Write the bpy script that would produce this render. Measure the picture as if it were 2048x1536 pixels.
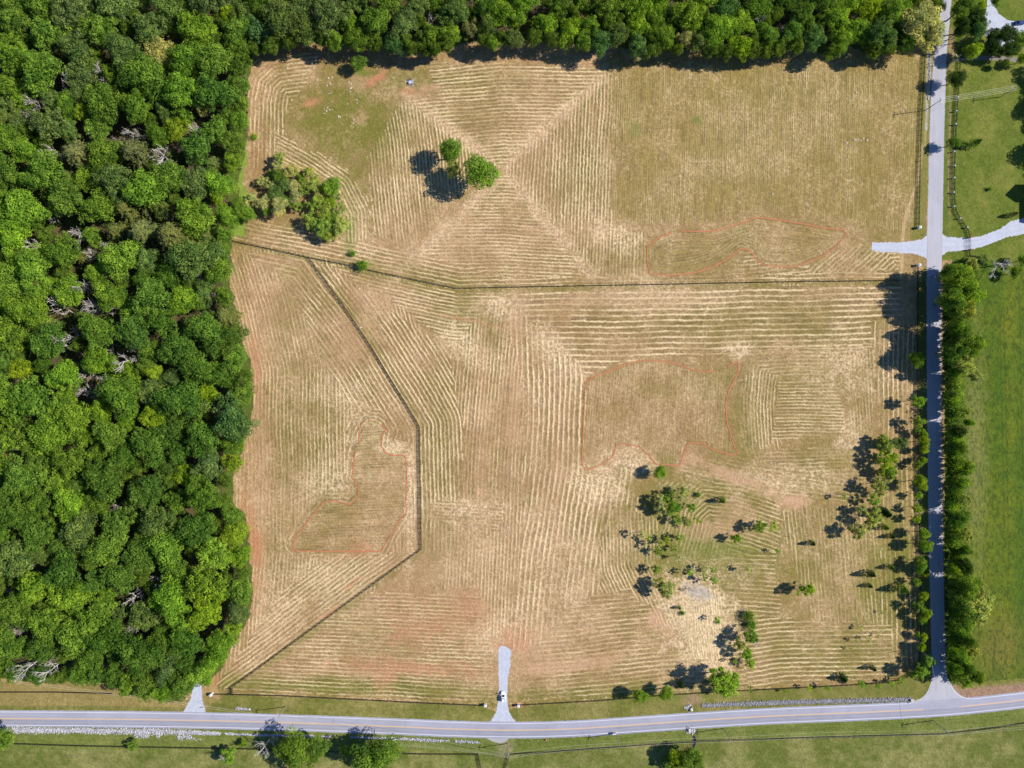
import bpy, math, random
import numpy as np
from mathutils import Vector, Matrix

for _o in list(bpy.data.objects):
    bpy.data.objects.remove(_o)
scene = bpy.context.scene
COL = scene.collection

# ------------------------------------------------------------------ camera, sky, sun
S = 0.235            # metres per photo pixel on the ground
H = 320.0            # height of the drone
cam = bpy.data.cameras.new('camera')
cam_o = bpy.data.objects.new('camera', cam); COL.objects.link(cam_o)
cam_o.location = (0, 0, H)
cam_o.rotation_euler = (0, 0, 0)
cam.sensor_width = 36.0
cam.lens = 36.0 * H / (2048 * S)
cam.clip_start = 1.0
cam.clip_end = 12000
scene.camera = cam_o

SUN_EL = math.radians(38); SUN_AZ = math.radians(8)      # azimuth from +X towards +Y
sdir = Vector((math.cos(SUN_AZ)*math.cos(SUN_EL), math.sin(SUN_AZ)*math.cos(SUN_EL), math.sin(SUN_EL)))
world = bpy.data.worlds.new('World'); scene.world = world; world.use_nodes = True
wn = world.node_tree.nodes; wl = world.node_tree.links
bg = wn['Background']
sky = wn.new('ShaderNodeTexSky'); sky.sky_type = 'NISHITA'; sky.sun_disc = False
sky.sun_elevation = SUN_EL; sky.sun_rotation = math.radians(90) - SUN_AZ
sky.air_density = 0.85; sky.dust_density = 0.1; sky.ozone_density = 10.0
wl.new(sky.outputs[0], bg.inputs['Color']); bg.inputs['Strength'].default_value = 0.10
sun = bpy.data.lights.new('sun', 'SUN'); sun.energy = 5.0; sun.angle = math.radians(0.5); sun.color = (1.0, 0.95, 0.86)
sun_o = bpy.data.objects.new('sun', sun); COL.objects.link(sun_o)
sun_o.rotation_euler = (-sdir).to_track_quat('-Z', 'Y').to_euler()
sun_o.location = sdir * 500
scene.view_settings.view_transform = 'Standard'
scene.view_settings.look = 'None'
scene.view_settings.exposure = 0.48
scene.view_settings.gamma = 1.0
scene.render.engine = 'CYCLES'
scene.cycles.max_bounces = 5
scene.cycles.diffuse_bounces = 2
scene.cycles.transmission_bounces = 3
scene.cycles.transparent_max_bounces = 4

rng = np.random.default_rng(7)
random.seed(7)

# ------------------------------------------------------------------ helpers
def W(px, py, z=0.0):
    """ground position of something seen at photo pixel (px, py) at height z"""
    k = S * (1 - z / H)
    return Vector(((px - 1024) * k, (768 - py) * k, z))

def G(px, py):
    return ((px - 1024) * S, (768 - py) * S)

def lin(c):
    c = np.asarray(c, dtype=float) / 255.0
    return np.where(c <= 0.04045, c / 12.92, ((c + 0.055) / 1.055) ** 2.4)

KLIT = np.array([1.42, 1.36, 1.36])
def alb(r, g, b):
    return np.minimum(lin((r, g, b)) / KLIT, 0.85)

def tag(o, label=None, cat=None, group=None, kind=None):
    if label: o['label'] = label
    if cat: o['category'] = cat
    if group: o['group'] = group
    if kind: o['kind'] = kind
    return o

def empty(name, loc, rz=0.0, scale=None):
    o = bpy.data.objects.new(name, None); COL.objects.link(o)
    o.empty_display_size = 0.5
    o.location = loc; o.rotation_euler = (0, 0, rz)
    if scale is not None: o.scale = scale
    return o

def mesh_np(name, V, F, mat=None):
    """V (n,3), F (m,k) with constant k, or list of faces"""
    me = bpy.data.meshes.new(name)
    V = np.asarray(V, dtype=np.float32)
    if isinstance(F, np.ndarray):
        m, k = F.shape
        me.vertices.add(len(V)); me.vertices.foreach_set('co', V.ravel())
        me.loops.add(m * k); me.loops.foreach_set('vertex_index', F.astype(np.int32).ravel())
        me.polygons.add(m)
        me.polygons.foreach_set('loop_start', np.arange(0, m * k, k, dtype=np.int32))
        me.update(calc_edges=True)
    else:
        me.from_pydata([tuple(v) for v in V], [], F); me.update()
    if mat: me.materials.append(mat)
    return me

def link(name, me, parent=None, loc=(0, 0, 0)):
    o = bpy.data.objects.new(name, me); COL.objects.link(o)
    o.location = loc
    if parent: o.parent = parent
    return o

def copy_tree(o, parent=None):
    c = o.copy(); COL.objects.link(c)
    if parent: c.parent = parent
    for ch in o.children: copy_tree(ch, c)
    return c

class MB:
    """collects simple solids into one mesh"""
    def __init__(s): s.v = []; s.f = []
    def box(s, c, d, rz=0.0, taper=1.0):
        cx, cy, cz = c; dx, dy, dz = d[0]/2, d[1]/2, d[2]/2
        b = len(s.v); ca, sa = math.cos(rz), math.sin(rz)
        for z, t in ((-dz, 1.0), (dz, taper)):
            for x, y in ((-dx, -dy), (dx, -dy), (dx, dy), (-dx, dy)):
                x *= t; y *= t
                s.v.append((cx + x*ca - y*sa, cy + x*sa + y*ca, cz + z))
        s.f += [(b, b+3, b+2, b+1), (b+4, b+5, b+6, b+7)] + [(b+i, b+(i+1) % 4, b+4+(i+1) % 4, b+4+i) for i in range(4)]
    def tube(s, a, b_, r0, r1, n=6, caps=True):
        a = Vector(a); b_ = Vector(b_); d = (b_ - a)
        if d.length < 1e-6: return
        d.normalize(); u = d.orthogonal().normalized(); w = d.cross(u)
        b = len(s.v)
        for p, r in ((a, r0), (b_, r1)):
            for i in range(n):
                t = 2*math.pi*i/n
                s.v.append(tuple(p + (u*math.cos(t) + w*math.sin(t))*r))
        s.f += [(b+i, b+(i+1) % n, b+n+(i+1) % n, b+n+i) for i in range(n)]
        if caps: s.f += [tuple(range(b+n-1, b-1, -1)), tuple(range(b+n, b+2*n))]
    def poly(s, pts):
        b = len(s.v); s.v += [tuple(p) for p in pts]; s.f.append(tuple(range(b, b+len(pts))))
    def prism(s, pts, y0, y1):
        """side profile (x,z) extruded along y"""
        b = len(s.v); n = len(pts)
        s.v += [(x, y0, z) for x, z in pts] + [(x, y1, z) for x, z in pts]
        s.f += [tuple(range(b, b+n)), tuple(range(b+2*n-1, b+n-1, -1))]
        s.f += [(b+(i+1) % n, b+i, b+n+i, b+n+(i+1) % n) for i in range(n)]
    def build(s, name, mat, parent=None, loc=(0, 0, 0)):
        return link(name, mesh_np(name, s.v, list(s.f), mat), parent, loc)
    def mesh(s, name, mat):
        return mesh_np(name, s.v, list(s.f), mat)

# noise on arrays (photo pixel units)
_lat = {}
def vn(X, Y, sc, seed):
    if seed not in _lat: _lat[seed] = np.random.default_rng(1000 + seed).random((256, 256)).astype(np.float32)
    L = _lat[seed]
    if np.isscalar(sc): sc = (sc, sc)
    x = X / sc[0] + 517.3; y = Y / sc[1] + 511.7
    xi = np.floor(x).astype(np.int64); yi = np.floor(y).astype(np.int64)
    fx = (x - xi); fy = (y - yi)
    fx = fx*fx*(3-2*fx); fy = fy*fy*(3-2*fy)
    x0 = xi & 255; x1 = (xi+1) & 255; y0 = yi & 255; y1 = (yi+1) & 255
    return (L[x0, y0]*(1-fx)*(1-fy) + L[x1, y0]*fx*(1-fy) + L[x0, y1]*(1-fx)*fy + L[x1, y1]*fx*fy)
def fbm(X, Y, sc, seed, o=3):
    r = 0; a = 1; t = 0
    for i in range(o):
        r = r + a*vn(X, Y, sc/(2**i), seed+i); t += a; a *= 0.55
    return r / t
def inpoly(X, Y, P):
    P = np.asarray(P, dtype=float); n = len(P)
    r = np.zeros(X.shape, bool)
    j = n - 1
    for i in range(n):
        xi, yi = P[i]; xj, yj = P[j]
        c = ((yi > Y) != (yj > Y)) & (X < (xj-xi)*(Y-yi)/((yj-yi) if yj != yi else 1e-9) + xi)
        r ^= c; j = i
    return r
def polyds(X, Y, P, extend=True, closed=False):
    """signed distance and arclength to a polyline"""
    P = [np.array(p, dtype=float) for p in P]
    if closed: P.append(P[0])
    best = np.full(X.shape, 1e9); sg = np.ones(X.shape); ss = np.zeros(X.shape); cum = 0
    for i in range(len(P)-1):
        a, b = P[i], P[i+1]; d = b-a; L = math.hypot(*d)
        if L < 1e-6: continue
        ux, uy = d/L
        t = (X-a[0])*ux + (Y-a[1])*uy
        lo = -1e9 if (extend and i == 0 and not closed) else 0
        hi = 1e9 if (extend and i == len(P)-2 and not closed) else L
        tc = np.clip(t, lo, hi)
        dx = X-(a[0]+tc*ux); dy = Y-(a[1]+tc*uy)
        D = np.hypot(dx, dy); m = D < best
        cr = ux*(Y-a[1]) - uy*(X-a[0])
        best[m] = D[m]; sg[m] = np.sign(cr)[m]; ss[m] = (cum+tc)[m]
        cum += L
    return best*sg, ss
def blob(X, Y, x, y, rx, ry, ang=0.0, soft=0.5, jit=None):
    c, s_ = math.cos(math.radians(ang)), math.sin(math.radians(ang))
    u = ((X-x)*c + (Y-y)*s_)/rx; v = (-(X-x)*s_ + (Y-y)*c)/ry
    r = np.sqrt(u*u+v*v)
    if jit is not None: r = r + jit
    return np.clip((1+soft-r)/(2*soft), 0, 1)

# ------------------------------------------------------------------ materials
def newmat(name):
    m = bpy.data.materials.new(name); m.use_nodes = True
    nt = m.node_tree; b = nt.nodes['Principled BSDF']
    return m, nt, b
def plain(name, col, rough=0.7, metal=0.0, noise=0.15, scale=3.0, spec=0.3):
    m, nt, b = newmat(name)
    n = nt.nodes.new('ShaderNodeTexNoise'); n.inputs['Scale'].default_value = scale; n.inputs['Detail'].default_value = 4
    tc = nt.nodes.new('ShaderNodeTexCoord'); nt.links.new(tc.outputs['Object'], n.inputs['Vector'])
    mr = nt.nodes.new('ShaderNodeMapRange'); mr.inputs[3].default_value = 1-noise; mr.inputs[4].default_value = 1+noise
    nt.links.new(n.outputs[0], mr.inputs[0])
    mx = nt.nodes.new('ShaderNodeVectorMath'); mx.operation = 'SCALE'; mx.inputs[0].default_value = tuple(col)[:3]
    nt.links.new(mr.outputs[0], mx.inputs['Scale']); nt.links.new(mx.outputs[0], b.inputs['Base Color'])
    b.inputs['Roughness'].default_value = rough; b.inputs['Metallic'].default_value = metal
    b.inputs['Specular IOR Level'].default_value = spec
    return m
def attr_mat(name, s1=1.6, a1=0.22, s2=0.25, a2=0.14, bump=0.0, rough=0.95, sat_noise=True):
    """surface whose own colour is stored per vertex; fine mottling is added here"""
    m, nt, b = newmat(name)
    at = nt.nodes.new('ShaderNodeAttribute'); at.attribute_name = 'albedo'
    tc = nt.nodes.new('ShaderNodeTexCoord')
    val = None
    for sc, a in ((s1, a1), (s2, a2)):
        n = nt.nodes.new('ShaderNodeTexNoise'); n.inputs['Scale'].default_value = sc; n.inputs['Detail'].default_value = 3; n.inputs['Roughness'].default_value = 0.65
        nt.links.new(tc.outputs['Object'], n.inputs['Vector'])
        mr = nt.nodes.new('ShaderNodeMapRange'); mr.inputs[1].default_value = 0.3; mr.inputs[2].default_value = 0.7
        mr.inputs[3].default_value = 1-a; mr.inputs[4].default_value = 1+a
        nt.links.new(n.outputs[0], mr.inputs[0])
        if val is None: val = mr.outputs[0]
        else:
            mm = nt.nodes.new('ShaderNodeMath'); mm.operation = 'MULTIPLY'
            nt.links.new(val, mm.inputs[0]); nt.links.new(mr.outputs[0], mm.inputs[1]); val = mm.outputs[0]
    mx = nt.nodes.new('ShaderNodeVectorMath'); mx.operation = 'SCALE'
    nt.links.new(at.outputs['Color'], mx.inputs[0]); nt.links.new(val, mx.inputs['Scale'])
    nt.links.new(mx.outputs[0], b.inputs['Base Color'])
    if bump > 0:
        n = nt.nodes.new('ShaderNodeTexNoise'); n.inputs['Scale'].default_value = 1.3; n.inputs['Detail'].default_value = 4
        nt.links.new(tc.outputs['Object'], n.inputs['Vector'])
        bp = nt.nodes.new('ShaderNodeBump'); bp.inputs['Strength'].default_value = bump; bp.inputs['Distance'].default_value = 0.3
        nt.links.new(n.outputs[0], bp.inputs['Height']); nt.links.new(bp.outputs[0], b.inputs['Normal'])
    b.inputs['Roughness'].default_value = rough
    b.inputs['Specular IOR Level'].default_value = 0.12
    return m
def foliage_mat(name, trans=0.45):
    m = bpy.data.materials.new(name); m.use_nodes = True; nt = m.node_tree
    for n in list(nt.nodes): nt.nodes.remove(n)
    N = nt.nodes.new
    out = N('ShaderNodeOutputMaterial'); oi = N('ShaderNodeObjectInfo')
    at = N('ShaderNodeAttribute'); at.attribute_name = 'var'
    ramp = N('ShaderNodeValToRGB'); e = ramp.color_ramp.elements
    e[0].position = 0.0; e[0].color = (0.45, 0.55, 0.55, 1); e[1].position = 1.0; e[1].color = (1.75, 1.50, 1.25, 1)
    nt.links.new(at.outputs['Fac'], ramp.inputs[0])
    mx = N('ShaderNodeVectorMath'); mx.operation = 'MULTIPLY'
    nt.links.new(oi.outputs['Color'], mx.inputs[0]); nt.links.new(ramp.outputs[0], mx.inputs[1])
    d = N('ShaderNodeBsdfDiffuse'); t = N('ShaderNodeBsdfTranslucent'); s_ = N('ShaderNodeMixShader'); s_.inputs[0].default_value = trans
    tm = N('ShaderNodeVectorMath'); tm.operation = 'MULTIPLY'; tm.inputs[1].default_value = (1.25, 1.15, 0.6)
    nt.links.new(mx.outputs[0], tm.inputs[0])
    nt.links.new(mx.outputs[0], d.inputs[0]); nt.links.new(tm.outputs[0], t.inputs[0])
    nt.links.new(d.outputs[0], s_.inputs[1]); nt.links.new(t.outputs[0], s_.inputs[2]); nt.links.new(s_.outputs[0], out.inputs[0])
    return m
M_ground = attr_mat('ground_cover', s1=2.6, a1=0.30, s2=0.5, a2=0.10, bump=0.7)
M_road = attr_mat('asphalt', s1=2.5, a1=0.05, s2=0.12, a2=0.05)
M_gravel = attr_mat('gravel', s1=2.2, a1=0.10, s2=0.3, a2=0.05, bump=0.15)
M_leaf = foliage_mat('leaves')
M_bark = plain('bark', (0.16, 0.12, 0.09), 0.9, noise=0.4, scale=2)
M_deadwood = plain('weathered_dead_wood', (0.50, 0.45, 0.41), 0.9, noise=0.3, scale=1)
M_fence = plain('black_stained_wood', (0.022, 0.018, 0.018), 0.8, noise=0.4)
M_white = plain('white_marking_paint', alb(238, 238, 246), 0.7, noise=0.10, scale=1)
M_yellow = plain('yellow_marking_paint', alb(236, 192, 148), 0.7, noise=0.10, scale=1)
M_orange = plain('orange_flagging', alb(216, 126, 92), 0.8, noise=0.25, scale=0.6)
M_pole = plain('weathered_pole_wood', (0.30, 0.25, 0.21), 0.9, noise=0.25)
M_metal = plain('grey_metal', (0.45, 0.48, 0.52), 0.4, metal=0.6)
M_wire = plain('wire', (0.55, 0.52, 0.42), 0.6, noise=0.05)
M_stone = plain('pale_stone', (0.62, 0.60, 0.58), 0.9, noise=0.25, scale=4)
M_rock = plain('limestone', (0.52, 0.42, 0.34), 0.9, noise=0.2, scale=2)
M_concrete = plain('concrete', (0.5, 0.48, 0.46), 0.9, noise=0.2)
M_pipeshade = plain('pipe_shade_black', (0.02, 0.02, 0.022), 0.6)  # colour painted in for the shade inside the culvert pipes
M_glass = plain('car_glass', (0.03, 0.03, 0.05), 0.1, noise=0.05, spec=0.6)
M_tyre = plain('tyre_rubber', (0.02, 0.02, 0.02), 0.8)
M_carwhite = plain('white_car_paint', (0.78, 0.78, 0.80), 0.25, noise=0.02, spec=0.5)
M_carblue = plain('dark_blue_car_paint', (0.01, 0.03, 0.14), 0.2, noise=0.05, spec=0.6)
M_cardark = plain('dark_grey_car_paint', (0.03, 0.04, 0.07), 0.25, noise=0.05, spec=0.6)
M_lamp = plain('lamp_lens', (0.6, 0.6, 0.6), 0.2)
M_orangepaint = plain('orange_hydrant_paint', (0.75, 0.25, 0.12), 0.5)
# ------------------------------------------------------------------ outlines traced on the ground (photo pixels)
FENCE_A = [(466, 482), (615, 514), (700, 531), (760, 545), (915, 577), (1100, 573), (1320, 569), (1560, 564), (1800, 561)]
FENCE_B = [(617, 515), (680, 600), (742, 692), (839, 852), (843, 1098)]
FENCE_C = [(843, 1098), (462, 1376), (461, 1386)]
LOOP1 = [(1295, 525), (1294, 512), (1295, 493), (1314, 477), (1344, 465), None, (1362, 462), (1391, 463), (1424, 463), (1457, 454), (1491, 443), (1514, 435), (1536, 437), (1603, 447), (1649, 456), (1686, 460), (1693, 468), (1676, 490), (1649, 511), (1626, 520), (1599, 531), (1569, 534), (1536, 532), (1521, 527), (1507, 512), (1501, 503), (1482, 496), (1461, 512), (1451, 520), (1424, 535), (1391, 545), (1341, 551), (1299, 547), (1295, 525)]
LOOP2 = [(1456, 734), (1476, 722), (1476, 745), (1457, 782), (1451, 812), (1454, 845), (1467, 889), (1476, 907), (1461, 909), (1427, 900), (1407, 887), (1377, 885), (1367, 909), (1359, 931), (1312, 928), (1297, 909), (1282, 895), (1258, 888), (1234, 889), (1222, 917), (1191, 934), (1172, 940), (1164, 929), (1167, 845), (1171, 767), (1177, 759), (1211, 745), (1257, 727), (1287, 720), (1341, 724), (1377, 737), (1407, 744), (1427, 741)]
LOOP3 = [(717, 887), (719, 862), (723, 849), (733, 840), (753, 841), (763, 848), (771, 860), (764, 873), (763, 892), (771, 905), (785, 911), (810, 911), (814, 941), (812, 1005), (808, 1027), (790, 1056), (762, 1103), (593, 1102), (584, 1093), (593, 1072), (619, 1039), (644, 1009), (654, 1002), (677, 1003), (700, 1010), (716, 992), (717, 970), (704, 955), (706, 929), (712, 902)]
L1P = [p for p in LOOP1 if p]
WOOD_L = [(-90, -90), (500, -90), (500, 125), (497, 260), (490, 300), (480, 360), (468, 440), (463, 480), (462, 560), (470, 620), (480, 650), (483, 690), (500, 720), (505, 760), (508, 810), (500, 850), (488, 880), (480, 920), (466, 960), (466, 1000), (488, 1030), (497, 1075), (500, 1100), (503, 1150), (505, 1190), (498, 1230), (478, 1270), (455, 1310), (440, 1340), (420, 1362), (395, 1378), (345, 1405), (300, 1395), (250, 1385), (215, 1365), (150, 1366), (90, 1366), (0, 1358), (-90, 1350)]
WOOD_T = [(480, -90), (1884, -90), (1886, 20), (1880, 60), (1850, 92), (1800, 107), (1750, 120), (1700, 105), (1660, 122), (1600, 108), (1540, 116), (1470, 122), (1400, 112), (1330, 112), (1290, 118), (1240, 105), (1210, 108), (1140, 98), (1060, 92), (990, 106), (950, 95), (905, 105), (880, 118), (850, 113), (780, 108), (740, 103), (680, 103), (610, 92), (545, 108), (480, 130)]
ROAD_L = [(1888, -60), (1884, 0), (1874, 70), (1869, 100), (1862, 180), (1858, 300), (1853, 512), (1853, 700), (1856, 1024), (1860, 1200), (1864, 1340)]
ROAD_R = [(1910, -60), (1903, 0), (1897, 70), (1894, 100), (1891, 180), (1888, 300), (1884, 512), (1882, 700), (1885, 1024), (1888, 1200), (1892, 1340)]
MAIN = [(-200, 1436), (0, 1437), (256, 1438.5), (512, 1443), (768, 1452), (900, 1458), (1024, 1461), (1150, 1458), (1280, 1449), (1408, 1440), (1536, 1432), (1700, 1426), (1849, 1419), (1918, 1414), (2048, 1400), (2250, 1372)]

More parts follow.
